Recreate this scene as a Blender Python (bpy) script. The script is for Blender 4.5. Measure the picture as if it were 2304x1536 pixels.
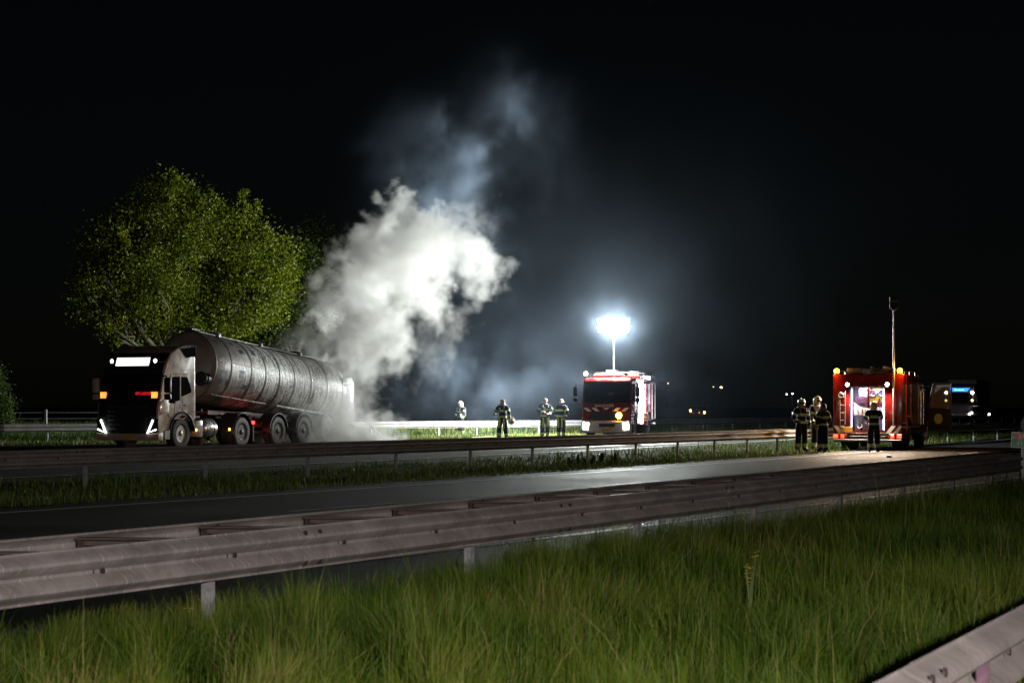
import bpy, bmesh, math, random
import numpy as np
from mathutils import Vector, Matrix
R = math.radians
random.seed(7)
RNG = np.random.default_rng(11)
SC = bpy.context.scene
COL = SC.collection
for _o in list(bpy.data.objects):
    bpy.data.objects.remove(_o)

# ------------------------------------------------------------------ camera, sky, moon, exposure
EYE, F, CX, HY = 1.6, 4100.0, 1152.0, 915.0
cam = bpy.data.cameras.new('camera')
cam.sensor_width = 36.0
cam.lens = F / 2304 * 36
cam.shift_y = (HY - 768) / 2304
cam.clip_start, cam.clip_end = 0.2, 4000
cam.dof.use_dof = True
cam.dof.focus_distance = 70
cam.dof.aperture_fstop = 6.3
cam_o = bpy.data.objects.new('camera', cam)
cam_o.location = (0, 0, EYE)
cam_o.rotation_euler = (R(90), 0, 0)
COL.objects.link(cam_o)
SC.camera = cam_o

world = bpy.data.worlds.new('World')
SC.world = world
world.use_nodes = True
wn = world.node_tree.nodes
sky = wn.new('ShaderNodeTexSky')
sky.sky_type = 'NISHITA'
sky.sun_disc = False
sky.sun_elevation = R(30)
sky.sun_rotation = R(200)
wn['Background'].inputs['Strength'].default_value = 0.0003
world.node_tree.links.new(sky.outputs[0], wn['Background'].inputs[0])
moon = bpy.data.lights.new('moon', 'SUN')
moon.energy = 0.0015
moon.angle = R(4)
moon_o = bpy.data.objects.new('moon', moon)
moon_o.rotation_euler = (R(60), 0, R(-20))
COL.objects.link(moon_o)

SC.view_settings.view_transform = 'Standard'
SC.view_settings.look = 'None'
SC.view_settings.exposure = 0
SC.view_settings.gamma = 1
SC.view_settings.use_curve_mapping = False
SC.render.engine = 'CYCLES'
SC.cycles.use_denoising = True
SC.cycles.max_bounces = 6
SC.cycles.diffuse_bounces = 2
SC.cycles.glossy_bounces = 3
SC.cycles.transmission_bounces = 4
SC.cycles.transparent_max_bounces = 12
SC.cycles.volume_bounces = 2
SC.cycles.volume_step_rate = 2.2
SC.cycles.volume_max_steps = 160
SC.cycles.sample_clamp_indirect = 4
SC.cycles.use_light_tree = True
SC.cycles.caustics_reflective = False
SC.cycles.caustics_refractive = False

# ------------------------------------------------------------------ where things stand (metres from the camera's foot)
_bz = np.array([27.56, 35.3, 46.66, 56.55, 91.1])
_bx = np.array([-7.74, -3.03, 3.02, 8.48, 24.9])
_q = np.polyfit(_bz, _bx, 2)
def bx(y):
    """x of the near carriageway's left edge line at depth y: a gentle bend, straight beyond."""
    y = np.asarray(y, float)
    yc = np.clip(y, 20, 95)
    s = 2 * _q[0] * yc + _q[1]
    return np.polyval(_q, yc) + s * (y - yc)
def off(x, y):
    return (bx(y) - x) * 0.885
def smooth(a, b, v):
    t = np.clip((v - a) / (b - a), 0, 1)
    return t * t * (3 - 2 * t)
def gz(x, y):
    o = off(x, y)
    return 0.2 * smooth(4.0, 6.4, o) + 0.15 * smooth(-12.6, -14.6, o)
def px(x, y, Z):
    return Vector(((x - CX) * Z / F, Z, EYE - (y - HY) * Z / F))

# ------------------------------------------------------------------ materials
def new_mat(name):
    m = bpy.data.materials.new(name)
    m.use_nodes = True
    return m, m.node_tree.nodes, m.node_tree.links
def bsdf_of(m):
    return m.node_tree.nodes['Principled BSDF']
def mat(name, col, rough=0.5, metal=0.0, var=0.15, vscale=6.0, bump=0.0, bscale=40.0, spec=0.5, coat=0.0, dirt=0.0, dirtcol=(0.03, 0.025, 0.02), stretch=None):
    m, n, l = new_mat(name)
    b = bsdf_of(m)
    b.inputs['Roughness'].default_value = rough
    b.inputs['Metallic'].default_value = metal
    b.inputs['Specular IOR Level'].default_value = spec
    b.inputs['Coat Weight'].default_value = coat
    tc = n.new('ShaderNodeTexCoord')
    src = tc.outputs['Object']
    if stretch:
        mp = n.new('ShaderNodeMapping')
        mp.inputs['Scale'].default_value = stretch
        l.new(src, mp.inputs[0]); src = mp.outputs[0]
    nz = n.new('ShaderNodeTexNoise')
    nz.inputs['Scale'].default_value = vscale
    nz.inputs['Detail'].default_value = 5
    l.new(src, nz.inputs['Vector'])
    rm = n.new('ShaderNodeMapRange')
    rm.inputs[1].default_value, rm.inputs[2].default_value = 0.3, 0.7
    rm.inputs[3].default_value, rm.inputs[4].default_value = 1 - var, 1 + var
    l.new(nz.outputs[0], rm.inputs[0])
    mx = n.new('ShaderNodeMix'); mx.data_type = 'RGBA'; mx.blend_type = 'MULTIPLY'
    mx.inputs['Factor'].default_value = 1
    mx.inputs['A'].default_value = (*col, 1)
    l.new(rm.outputs[0], mx.inputs['B'])
    out = mx.outputs['Result']
    if dirt:
        n2 = n.new('ShaderNodeTexNoise'); n2.inputs['Scale'].default_value = vscale * 0.7; n2.inputs['Detail'].default_value = 8
        n2.inputs['Roughness'].default_value = 0.7
        l.new(src, n2.inputs['Vector'])
        r2 = n.new('ShaderNodeMapRange'); r2.inputs[1].default_value, r2.inputs[2].default_value = 0.48, 0.72
        r2.inputs[4].default_value = dirt
        l.new(n2.outputs[0], r2.inputs[0])
        m2 = n.new('ShaderNodeMix'); m2.data_type = 'RGBA'
        l.new(r2.outputs[0], m2.inputs['Factor']); l.new(out, m2.inputs['A'])
        m2.inputs['B'].default_value = (*dirtcol, 1)
        out = m2.outputs['Result']
    l.new(out, b.inputs['Base Color'])
    rr = n.new('ShaderNodeMapRange')
    rr.inputs[1].default_value, rr.inputs[2].default_value = 0.3, 0.7
    rr.inputs[3].default_value, rr.inputs[4].default_value = max(0.02, rough - 0.08), min(1, rough + 0.1)
    l.new(nz.outputs[0], rr.inputs[0]); l.new(rr.outputs[0], b.inputs['Roughness'])
    if bump:
        nb = n.new('ShaderNodeTexNoise'); nb.inputs['Scale'].default_value = bscale; nb.inputs['Detail'].default_value = 4
        l.new(tc.outputs['Object'], nb.inputs['Vector'])
        bp = n.new('ShaderNodeBump'); bp.inputs['Strength'].default_value = bump; bp.inputs['Distance'].default_value = 0.02
        l.new(nb.outputs[0], bp.inputs['Height']); l.new(bp.outputs[0], b.inputs['Normal'])
    return m
def glow(name, col, strength):
    m, n, l = new_mat(name)
    b = bsdf_of(m)
    b.inputs['Base Color'].default_value = (*[min(1, c) for c in col], 1)
    b.inputs['Emission Color'].default_value = (*col, 1)
    b.inputs['Emission Strength'].default_value = strength
    b.inputs['Roughness'].default_value = 0.3
    m.cycles.emission_sampling = 'NONE'
    return m
def glass(name, col=(0.01, 0.012, 0.015), rough=0.03):
    m, n, l = new_mat(name)
    b = bsdf_of(m)
    b.inputs['Base Color'].default_value = (*col, 1)
    b.inputs['Roughness'].default_value = rough
    b.inputs['Specular IOR Level'].default_value = 0.6
    return m
M = {}

# ------------------------------------------------------------------ shapes
def box(c, s, bev=0.0, seg=1):
    bm = bmesh.new()
    bmesh.ops.create_cube(bm, size=1)
    bmesh.ops.scale(bm, vec=s, verts=bm.verts)
    if bev:
        bmesh.ops.bevel(bm, geom=list(bm.edges), offset=min(bev, 0.45 * min(s)), segments=seg, affect='EDGES', profile=0.5)
    bmesh.ops.translate(bm, vec=c, verts=bm.verts)
    return from_bm(bm)
def from_bm(bm):
    bm.verts.index_update()
    r = ([tuple(v.co) for v in bm.verts], [[v.index for v in f.verts] for f in bm.faces])
    bm.free()
    return r
def frame_of(d):
    d = Vector(d).normalized()
    a = Vector((0, 0, 1)) if abs(d.z) < 0.9 else Vector((1, 0, 0))
    u = d.cross(a).normalized()
    return u, d.cross(u).normalized()
def tube(pts, r, n=8, cap=True):
    pts = [Vector(p) for p in pts]
    rs = list(r) if hasattr(r, '__len__') else [r] * len(pts)
    V, Fc = [], []
    for i, p in enumerate(pts):
        d = (pts[min(i + 1, len(pts) - 1)] - pts[max(i - 1, 0)])
        u, w = frame_of(d)
        if i and u.dot(pu) < 0 : u, w = -u, -w
        pu = u
        for k in range(n):
            a = 2 * math.pi * k / n
            V.append(tuple(p + (u * math.cos(a) + w * math.sin(a)) * rs[i]))
    for i in range(len(pts) - 1):
        for k in range(n):
            a, b = i * n + k, i * n + (k + 1) % n
            Fc.append([a, b, b + n, a + n])
    if cap:
        Fc.append(list(range(n))[::-1]); Fc.append([(len(pts) - 1) * n + k for k in range(n)])
    return V, Fc
def cyl(p0, p1, r, n=16, r1=None):
    return tube([p0, p1], [r, r if r1 is None else r1], n)
def lathe(profile, n=24, axis='y', c=(0, 0, 0)):
    """profile: (along axis, radius)"""
    V, Fc = [], []
    for (a, r) in profile:
        for k in range(n):
            t = 2 * math.pi * k / n
            p, q = r * math.cos(t), r * math.sin(t)
            v = {'x': (a, p, q), 'y': (q, a, p), 'z': (p, q, a)}[axis]
            V.append((v[0] + c[0], v[1] + c[1], v[2] + c[2]))
    for i in range(len(profile) - 1):
        for k in range(n):
            a, b = i * n + k, i * n + (k + 1) % n
            Fc.append([a, b, b + n, a + n])
    if profile[0][1] > 1e-4: Fc.append(list(range(n))[::-1])
    if profile[-1][1] > 1e-4: Fc.append([(len(profile) - 1) * n + k for k in range(n)])
    return V, Fc
def prism(poly, a, b, plane='xz'):
    """extrude a polygon; plane 'xz' extrudes along y, 'yz' along x, 'xy' along z"""
    n = len(poly)
    def P(p, t):
        return {'xz': (p[0], t, p[1]), 'yz': (t, p[0], p[1]), 'xy': (p[0], p[1], t)}[plane]
    V = [P(p, a) for p in poly] + [P(p, b) for p in poly]
    Fc = [list(range(n))[::-1], [n + i for i in range(n)]]
    for i in range(n):
        j = (i + 1) % n
        Fc.append([i, j, n + j, n + i])
    return V, Fc
def bevel_shape(sh, w, seg=2, ang=30):
    bm = bmesh.new()
    vs = [bm.verts.new(v) for v in sh[0]]
    for f in sh[1]:
        try: bm.faces.new([vs[i] for i in f])
        except ValueError: pass
    bmesh.ops.recalc_face_normals(bm, faces=bm.faces)
    ed = [e for e in bm.edges if len(e.link_faces) == 2 and e.calc_face_angle(0) > R(ang)]
    bmesh.ops.bevel(bm, geom=ed, offset=w, segments=seg, affect='EDGES', profile=0.6, clamp_overlap=True)
    return from_bm(bm)
def xf(sh, mtx):
    return [tuple(mtx @ Vector(v)) for v in sh[0]], sh[1]
def mv(sh, d):
    return [(v[0] + d[0], v[1] + d[1], v[2] + d[2]) for v in sh[0]], sh[1]
def rot(sh, ang, axis, c=(0, 0, 0)):
    m = Matrix.Translation(c) @ Matrix.Rotation(ang, 4, axis) @ Matrix.Translation(-Vector(c))
    return xf(sh, m)
def join(*shs):
    V, Fc = [], []
    for v, f in shs:
        o = len(V)
        V += v
        Fc += [[i + o for i in g] for g in f]
    return V, Fc
def tag(o, label=None, cat=None, group=None, kind=None):
    if label: o['label'] = label
    if cat: o['category'] = cat
    if group: o['group'] = group
    if kind: o['kind'] = kind
    return o
def obj(name, sh, m, parent=None, smooth_ang=35, loc=None, rotz=None):
    me = bpy.data.meshes.new(name)
    if isinstance(sh, bpy.types.Mesh):
        me = sh
    else:
        me.from_pydata(sh[0], [], sh[1])
        bm = bmesh.new(); bm.from_mesh(me)
        bmesh.ops.recalc_face_normals(bm, faces=bm.faces)
        bm.to_mesh(me); bm.free()
        if smooth_ang:
            me.polygons.foreach_set('use_smooth', [True] * len(me.polygons))
            me.set_sharp_from_angle(angle=R(smooth_ang))
        me.materials.append(M[m] if isinstance(m, str) else m)
    o = bpy.data.objects.new(name, me)
    COL.objects.link(o)
    if parent: o.parent = parent
    if loc is not None: o.location = loc
    if rotz is not None: o.rotation_euler = (0, 0, rotz)
    return o
def thing(name, label, cat, loc=(0, 0, 0), rz=0, group=None):
    o = bpy.data.objects.new(name, None)
    o.empty_display_size = 0.2
    COL.objects.link(o)
    o.location = loc; o.rotation_euler = (0, 0, rz)
    return tag(o, label, cat, group)
def copy_part(o, parent, loc=None, rz=None):
    c = o.copy(); COL.objects.link(c); c.parent = parent
    if loc is not None: c.location = loc
    if rz is not None: c.rotation_euler = (0, 0, rz)
    for ch in list(o.children):
        copy_part(ch, c)
    return c
def lamp(name, kind, loc, energy, col=(1, 1, 1), size=0.1, rot_to=None, angle=None, blend=0.5, parent=None, size_y=None):
    L = bpy.data.lights.new(name, kind)
    L.energy = energy; L.color = col
    if kind in ('POINT', 'SPOT'): L.shadow_soft_size = size
    if kind == 'SPOT': L.spot_size = angle; L.spot_blend = blend
    if kind == 'AREA':
        L.size = size
        if size_y: L.shape = 'RECTANGLE'; L.size_y = size_y
    o = bpy.data.objects.new(name, L)
    COL.objects.link(o)
    o.location = loc
    if rot_to is not None:
        o.rotation_euler = Vector(rot_to).to_track_quat('-Z', 'Y').to_euler()
    if parent: o.parent = parent
    return o
def text_shape(body, size, extrude=0.004, align='CENTER'):
    cu = bpy.data.curves.new('lettering', 'FONT')
    cu.body = body; cu.size = size; cu.extrude = extrude
    cu.align_x = align; cu.align_y = 'CENTER'
    cu.resolution_u = 3
    o = bpy.data.objects.new('lettering', cu)
    COL.objects.link(o)
    bpy.context.view_layer.update()
    me = o.to_mesh()
    V = [tuple(v.co) for v in me.vertices]
    Fc = [list(p.vertices) for p in me.polygons]
    o.to_mesh_clear()
    bpy.data.objects.remove(o); bpy.data.curves.remove(cu)
    return V, Fc
def on_face(sh, c, facing, mirror=False):
    """stand a flat xy lettering up on a wall at c that faces 'facing' (horizontal unit vector), upright"""
    f = Vector((facing[0], facing[1], 0)).normalized()
    right = Vector((-f.y, f.x, 0))
    m = Matrix(((right.x, 0, f.x, c[0]), (right.y, 0, f.y, c[1]), (0, 1, 0, c[2]), (0, 0, 0, 1)))
    return xf(sh, m)
# ================================================================== materials of the site
def asphalt():
    m, n, l = new_mat('asphalt')
    b = bsdf_of(m)
    tc = n.new('ShaderNodeTexCoord')
    n1 = n.new('ShaderNodeTexNoise'); n1.inputs['Scale'].default_value = 0.35; n1.inputs['Detail'].default_value = 6
    n2 = n.new('ShaderNodeTexVoronoi'); n2.inputs['Scale'].default_value = 38
    n3 = n.new('ShaderNodeTexNoise'); n3.inputs['Scale'].default_value = 60; n3.inputs['Detail'].default_value = 3
    for q in (n1, n2, n3): l.new(tc.outputs['Object'], q.inputs['Vector'])
    cr = n.new('ShaderNodeValToRGB')
    cr.color_ramp.elements[0].position, cr.color_ramp.elements[0].color = 0.3, (0.018, 0.018, 0.0175, 1)
    cr.color_ramp.elements[1].position, cr.color_ramp.elements[1].color = 0.75, (0.042, 0.041, 0.039, 1)
    l.new(n1.outputs[0], cr.inputs[0])
    mx = n.new('ShaderNodeMix'); mx.data_type = 'RGBA'; mx.blend_type = 'MULTIPLY'; mx.inputs['Factor'].default_value = 0.7
    l.new(cr.outputs[0], mx.inputs['A'])
    r = n.new('ShaderNodeMapRange'); r.inputs[1].default_value, r.inputs[2].default_value = 0.3, 0.7; r.inputs[3].default_value, r.inputs[4].default_value = 0.5, 1.7
    l.new(n3.outputs[0], r.inputs[0]); l.new(r.outputs[0], mx.inputs['B'])
    l.new(mx.outputs['Result'], b.inputs['Base Color'])
    b.inputs['Roughness'].default_value = 0.5
    rr = n.new('ShaderNodeMapRange'); rr.inputs[1].default_value, rr.inputs[2].default_value = 0.3, 0.7; rr.inputs[3].default_value, rr.inputs[4].default_value = 0.55, 0.75
    b.inputs['Specular IOR Level'].default_value = 0.26
    l.new(n1.outputs[0], rr.inputs[0]); l.new(rr.outputs[0], b.inputs['Roughness'])
    bp = n.new('ShaderNodeBump'); bp.inputs['Strength'].default_value = 0.75; bp.inputs['Distance'].default_value = 0.012
    l.new(n2.outputs['Distance'], bp.inputs['Height']); l.new(bp.outputs[0], b.inputs['Normal'])
    return m
M['asphalt'] = asphalt()
M['soil'] = mat('soil', (0.045, 0.05, 0.02), 0.95, var=0.5, vscale=0.9, bump=0.6, bscale=12, spec=0.1)
M['paint'] = mat('road_paint', (0.72, 0.7, 0.64), 0.6, var=0.25, vscale=9, dirt=0.45, dirtcol=(0.08, 0.075, 0.07))
def galvanised():
    m, n, l = new_mat('galvanised_steel')
    b = bsdf_of(m)
    b.inputs['Metallic'].default_value = 0.35
    tc = n.new('ShaderNodeTexCoord')
    mp = n.new('ShaderNodeMapping'); mp.inputs['Scale'].default_value = (1.2, 1, 9)
    l.new(tc.outputs['Object'], mp.inputs[0])
    a = n.new('ShaderNodeTexNoise'); a.inputs['Scale'].default_value = 2.2; a.inputs['Detail'].default_value = 8; a.inputs['Roughness'].default_value = 0.65
    l.new(tc.outputs['Object'], a.inputs['Vector'])
    cr = n.new('ShaderNodeValToRGB')
    cr.color_ramp.elements[0].position, cr.color_ramp.elements[0].color = 0.28, (0.2, 0.19, 0.18, 1)
    cr.color_ramp.elements[1].position, cr.color_ramp.elements[1].color = 0.72, (0.42, 0.4, 0.39, 1)
    l.new(a.outputs[0], cr.inputs[0])
    # slanting scratches and runs
    mp2 = n.new('ShaderNodeMapping'); mp2.inputs['Scale'].default_value = (30, 1, 5); mp2.inputs['Rotation'].default_value = (0, R(24), 0)
    l.new(tc.outputs['Object'], mp2.inputs[0])
    s = n.new('ShaderNodeTexNoise'); s.inputs['Scale'].default_value = 1.6; s.inputs['Detail'].default_value = 5
    l.new(mp2.outputs[0], s.inputs['Vector'])
    sr = n.new('ShaderNodeMapRange'); sr.inputs[1].default_value, sr.inputs[2].default_value = 0.58, 0.68; sr.inputs[4].default_value = 0.7
    l.new(s.outputs[0], sr.inputs[0])
    mx = n.new('ShaderNodeMix'); mx.data_type = 'RGBA'
    l.new(sr.outputs[0], mx.inputs['Factor']); l.new(cr.outputs[0], mx.inputs['A']); mx.inputs['B'].default_value = (0.6, 0.58, 0.55, 1)
    # dull dirt
    d = n.new('ShaderNodeTexNoise'); d.inputs['Scale'].default_value = 5.5; d.inputs['Detail'].default_value = 9; d.inputs['Roughness'].default_value = 0.75
    l.new(tc.outputs['Object'], d.inputs['Vector'])
    dr = n.new('ShaderNodeMapRange'); dr.inputs[1].default_value, dr.inputs[2].default_value = 0.5, 0.75; dr.inputs[4].default_value = 0.6
    l.new(d.outputs[0], dr.inputs[0])
    m2 = n.new('ShaderNodeMix'); m2.data_type = 'RGBA'
    l.new(dr.outputs[0], m2.inputs['Factor']); l.new(mx.outputs['Result'], m2.inputs['A']); m2.inputs['B'].default_value = (0.13, 0.115, 0.1, 1)
    l.new(m2.outputs['Result'], b.inputs['Base Color'])
    rr = n.new('ShaderNodeMapRange'); rr.inputs[1].default_value, rr.inputs[2].default_value = 0.3, 0.7; rr.inputs[3].default_value, rr.inputs[4].default_value = 0.38, 0.6
    l.new(d.outputs[0], rr.inputs[0]); l.new(rr.outputs[0], b.inputs['Roughness'])
    bp = n.new('ShaderNodeBump'); bp.inputs['Strength'].default_value = 0.12; bp.inputs['Distance'].default_value = 0.01
    l.new(d.outputs[0], bp.inputs['Height']); l.new(bp.outputs[0], b.inputs['Normal'])
    return m
M['galv'] = galvanised()
M['rust'] = mat('dark_rusty_steel', (0.045, 0.035, 0.032), 0.75, 0.2, var=0.4, vscale=14, dirt=0.5, dirtcol=(0.1, 0.05, 0.03))
M['bolt'] = mat('bolt_steel', (0.05, 0.042, 0.04), 0.6, 0.5, var=0.3, vscale=40)
M['postm'] = mat('post_steel', (0.34, 0.36, 0.38), 0.5, 0.3, var=0.3, vscale=12, dirt=0.7, dirtcol=(0.12, 0.07, 0.045))
def blade_mat(name, cols):
    m, n, l = new_mat(name)
    b = bsdf_of(m)
    at = n.new('ShaderNodeAttribute'); at.attribute_name = 'tint'
    cr = n.new('ShaderNodeValToRGB')
    e = cr.color_ramp.elements
    e[0].position, e[0].color = 0.0, (*cols[0], 1)
    e[1].position, e[1].color = 1.0, (*cols[-1], 1)
    for i, c in enumerate(cols[1:-1]):
        q = e.new((i + 1) / (len(cols) - 1)); q.color = (*c, 1)
    l.new(at.outputs['Fac'], cr.inputs[0]); l.new(cr.outputs[0], b.inputs['Base Color'])
    b.inputs['Roughness'].default_value = 0.55
    b.inputs['Specular IOR Level'].default_value = 0.25
    tr = n.new('ShaderNodeBsdfTranslucent'); l.new(cr.outputs[0], tr.inputs[0])
    ms = n.new('ShaderNodeMixShader'); ms.inputs[0].default_value = 0.35
    l.new(b.outputs[0], ms.inputs[1]); l.new(tr.outputs[0], ms.inputs[2])
    l.new(ms.outputs[0], n['Material Output'].inputs['Surface'])
    return m
M['grass'] = blade_mat('grass', [(0.024, 0.058, 0.004), (0.055, 0.115, 0.006), (0.11, 0.155, 0.012), (0.22, 0.19, 0.07)])
M['grass_far'] = blade_mat('verge_grass', [(0.05, 0.10, 0.012), (0.08, 0.13, 0.02), (0.13, 0.15, 0.03), (0.2, 0.18, 0.06)])

# ================================================================== ground and carriageways
ys = np.concatenate([np.array([-900, -300, -80]), np.arange(-40, 200, 4.0), np.array([230, 300, 500, 900, 2000, 3500])])
os_ = np.array([-3000, -800, -200, -60, -25, -16, -14.6, -14.1, -13.6, -13.1, -12.6, -8, -3, 0.8, 2, 3.2, 4.0, 4.4, 4.8, 5.2, 5.6, 6.0, 6.4, 9, 14, 20, 26, 34, 50, 90, 250, 800, 3000.0])
def strip(name, mname, yv, oa, ob, lift, kind='structure', nsub=1, parent=None):
    """a sheet between two offsets (numbers or functions of depth) beside the edge line"""
    V, Fc = [], []
    for i, y in enumerate(yv):
        for k in range(nsub + 1):
            a = oa(y) if callable(oa) else oa
            b = ob(y) if callable(ob) else ob
            o = a + (b - a) * k / nsub
            x = float(bx(y)) - o / 0.885
            V.append((x, y, float(gz(x, y)) + lift))
    w = nsub + 1
    for i in range(len(yv) - 1):
        for k in range(nsub):
            a = i * w + k
            Fc.append([a, a + 1, a + w + 1, a + w])
    o = obj(name, (V, Fc), mname, parent)
    if not parent: tag(o, kind=kind)
    return o
V = []
for y in ys:
    for o in os_:
        x = float(bx(y)) - o / 0.885
        V.append((x, y, float(gz(x, y))))
w = len(os_)
Fc = [[i * w + k, i * w + k + 1, (i + 1) * w + k + 1, (i + 1) * w + k] for i in range(len(ys) - 1) for k in range(w - 1)]
tag(obj('ground', (V, Fc), 'soil'), kind='structure')

yr = np.concatenate([np.arange(-40, 200, 3.0), np.array([230, 300, 420, 600])])
near_road = strip('near_carriageway', 'asphalt', yr, -12.25, 0.9, 0.006)
# far carriageway: its outer edge has a bay where the tanker stands
edge_pts = [(-90, 30), (-48, 46), (-30, 56.5), (-19.5, 64.2), (-9.6, 74.0), (-8.6, 75.0), (-5.6, 71.6), (-0.8, 78.8), (2.2, 82.2), (20, 109.5), (110, 262), (300, 600)]
def edge_sheet():
    V, Fc = [], []
    for (ex, ey) in edge_pts_dense:
        # inner point: same station along the road
        tdir = Vector((0.47, 0.883)); nrm = Vector((-0.883, 0.47))
        best = None
        lo, hi = 0.0, 120.0
        for _ in range(40):
            mid = (lo + hi) / 2
            p = Vector((ex, ey)) - nrm * mid
            if off(p.x, p.y) > 5.3: lo = mid
            else: hi = mid
        for k in range(7):
            p = Vector((ex, ey)) - nrm * lo * (1 - k / 6)
            V.append((p.x, p.y, float(gz(p.x, p.y)) + 0.006))
    for i in range(len(edge_pts_dense) - 1):
        for k in range(6):
            a = i * 7 + k
            Fc.append([a, a + 1, a + 8, a + 7])
    return V, Fc
edge_pts_dense = []
for (p, q) in zip(edge_pts[:-1], edge_pts[1:]):
    k = max(1, int(math.dist(p, q) / 4))
    edge_pts_dense += [(p[0] + (q[0] - p[0]) * i / k, p[1] + (q[1] - p[1]) * i / k) for i in range(k)]
edge_pts_dense.append(edge_pts[-1])
tag(obj('far_carriageway', edge_sheet(), 'asphalt'), kind='structure')
# painted lines
strip('edge_line', 'paint', yr, -0.18, 0.0, 0.011)
strip('edge_line', 'paint', yr, -10.1, -9.95, 0.011)
strip('edge_line', 'paint', yr, 6.15, 6.3, 0.011)
for y0 in (10.2, 19.0, 27.8, 36.7, 45.2, 53.5, 61.5, 69.5, 78, 87, 97, 107, 118, 129):
    yy = np.linspace(y0, y0 + 2.4, 4)
    strip('lane_dash', 'paint', yy, -3.75, -3.62, 0.011)
for y0 in (40, 49, 58, 67, 76, 85, 95, 105, 116):
    yy = np.linspace(y0, y0 + 2.4, 4)
    strip('lane_dash', 'paint', yy, 9.7, 9.83, 0.011)

# ================================================================== guard rails
WP = [(0.012, 0.155), (0.004, 0.15), (0.004, 0.142), (0.022, 0.128), (0.062, 0.108), (0.08, 0.088), (0.081, 0.068), (0.066, 0.046), (0.03, 0.022), (0.012, 0.01), (0.012, -0.01), (0.03, -0.022), (0.066, -0.046), (0.081, -0.068), (0.08, -0.088), (0.062, -0.108), (0.022, -0.128), (0.004, -0.142), (0.004, -0.15), (0.012, -0.155)]
WP = [(y * 1.22, z) for (y, z) in WP]
def wbeam(length, sgn=1):
    """a rolled W rail, x along, y outward (sgn), z about its middle; 5 mm sheet"""
    pts = WP + [(y - 0.006, z) for (y, z) in WP[::-1]]
    poly = [(y * sgn, z) for (y, z) in pts]
    n = len(poly)
    V = [(0, y, z) for y, z in poly] + [(length, y, z) for y, z in poly]
    Fc = [[i, (i + 1) % n, n + (i + 1) % n, n + i] for i in range(n)]
    Fc += [[i, i + 1, n - 2 - i, n - 1 - i] for i in range(len(WP) - 1)]
    Fc += [[n + j for j in f[::-1]] for f in Fc[-(len(WP) - 1):]]
    return V, Fc
BEAM4 = {}
def get_beam(L, sgn):
    k = (round(L, 3), sgn)
    if k not in BEAM4:
        o = obj('beam', wbeam(L, sgn), 'galv', smooth_ang=22); BEAM4[k] = o.data
        bpy.data.objects.remove(o)
    return BEAM4[k]
def mesh_of(name, sh, m, ang=35):
    o = obj(name, sh, m, smooth_ang=ang); me = o.data; bpy.data.objects.remove(o); return me
C_POST = mesh_of('post', join(box((0, 0, -0.22), (0.07, 0.01, 1.5)), box((-0.03, 0.03, -0.22), (0.01, 0.05, 1.5)), box((0.03, 0.03, -0.22), (0.01, 0.05, 1.5))), 'postm')
BOLT = mesh_of('bolt', join(lathe([(0, 0.0), (0, 0.021), (0.011, 0.019), (0.014, 0.0)], 10, 'y')), 'bolt')
SLOT = mesh_of('slot', box((0, 0.002, 0), (0.008, 0.008, 0.055)), 'bolt')
def spacer_mesh(wd):
    # flat steel strut running slantwise from the back beam to the near beam, with a turned-down lip and a foot
    a, b = Vector((-0.22, -wd + 0.02, 0)), Vector((0.2, -0.02, 0))
    d = (b - a).normalized(); nn = Vector((-d.y, d.x, 0))
    P = lambda t, s: tuple(a + (b - a) * t + nn * s)[:2]
    poly = [P(0, -0.05), P(0.0, 0.045), P(0.1, 0.06), P(0.55, 0.04), P(1, 0.012), P(1, -0.03), P(0.4, -0.055)]
    top = prism(poly, -0.006, 0.006, 'xy')
    lip = prism([P(0.02, 0.048), P(0.55, 0.04), P(0.55, 0.03), P(0.02, 0.038)], -0.05, -0.006, 'xy')
    foot = box((a.x + 0.02, a.y - 0.01, -0.06), (0.05, 0.02, 0.11))
    bolt = lathe([(0.006, 0.02), (0.022, 0.018), (0.024, 0.0)], 8, 'z', (a.x + 0.06, a.y + 0.07, 0))
    return mesh_of('spacer', join(top, lip, foot, bolt), 'rust')
def put(name, me, parent, loc, rz=0):
    o = bpy.data.objects.new(name, me); COL.objects.link(o); o.parent = parent
    o.location = loc; o.rotation_euler = (0, 0, rz)
    return o
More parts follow.
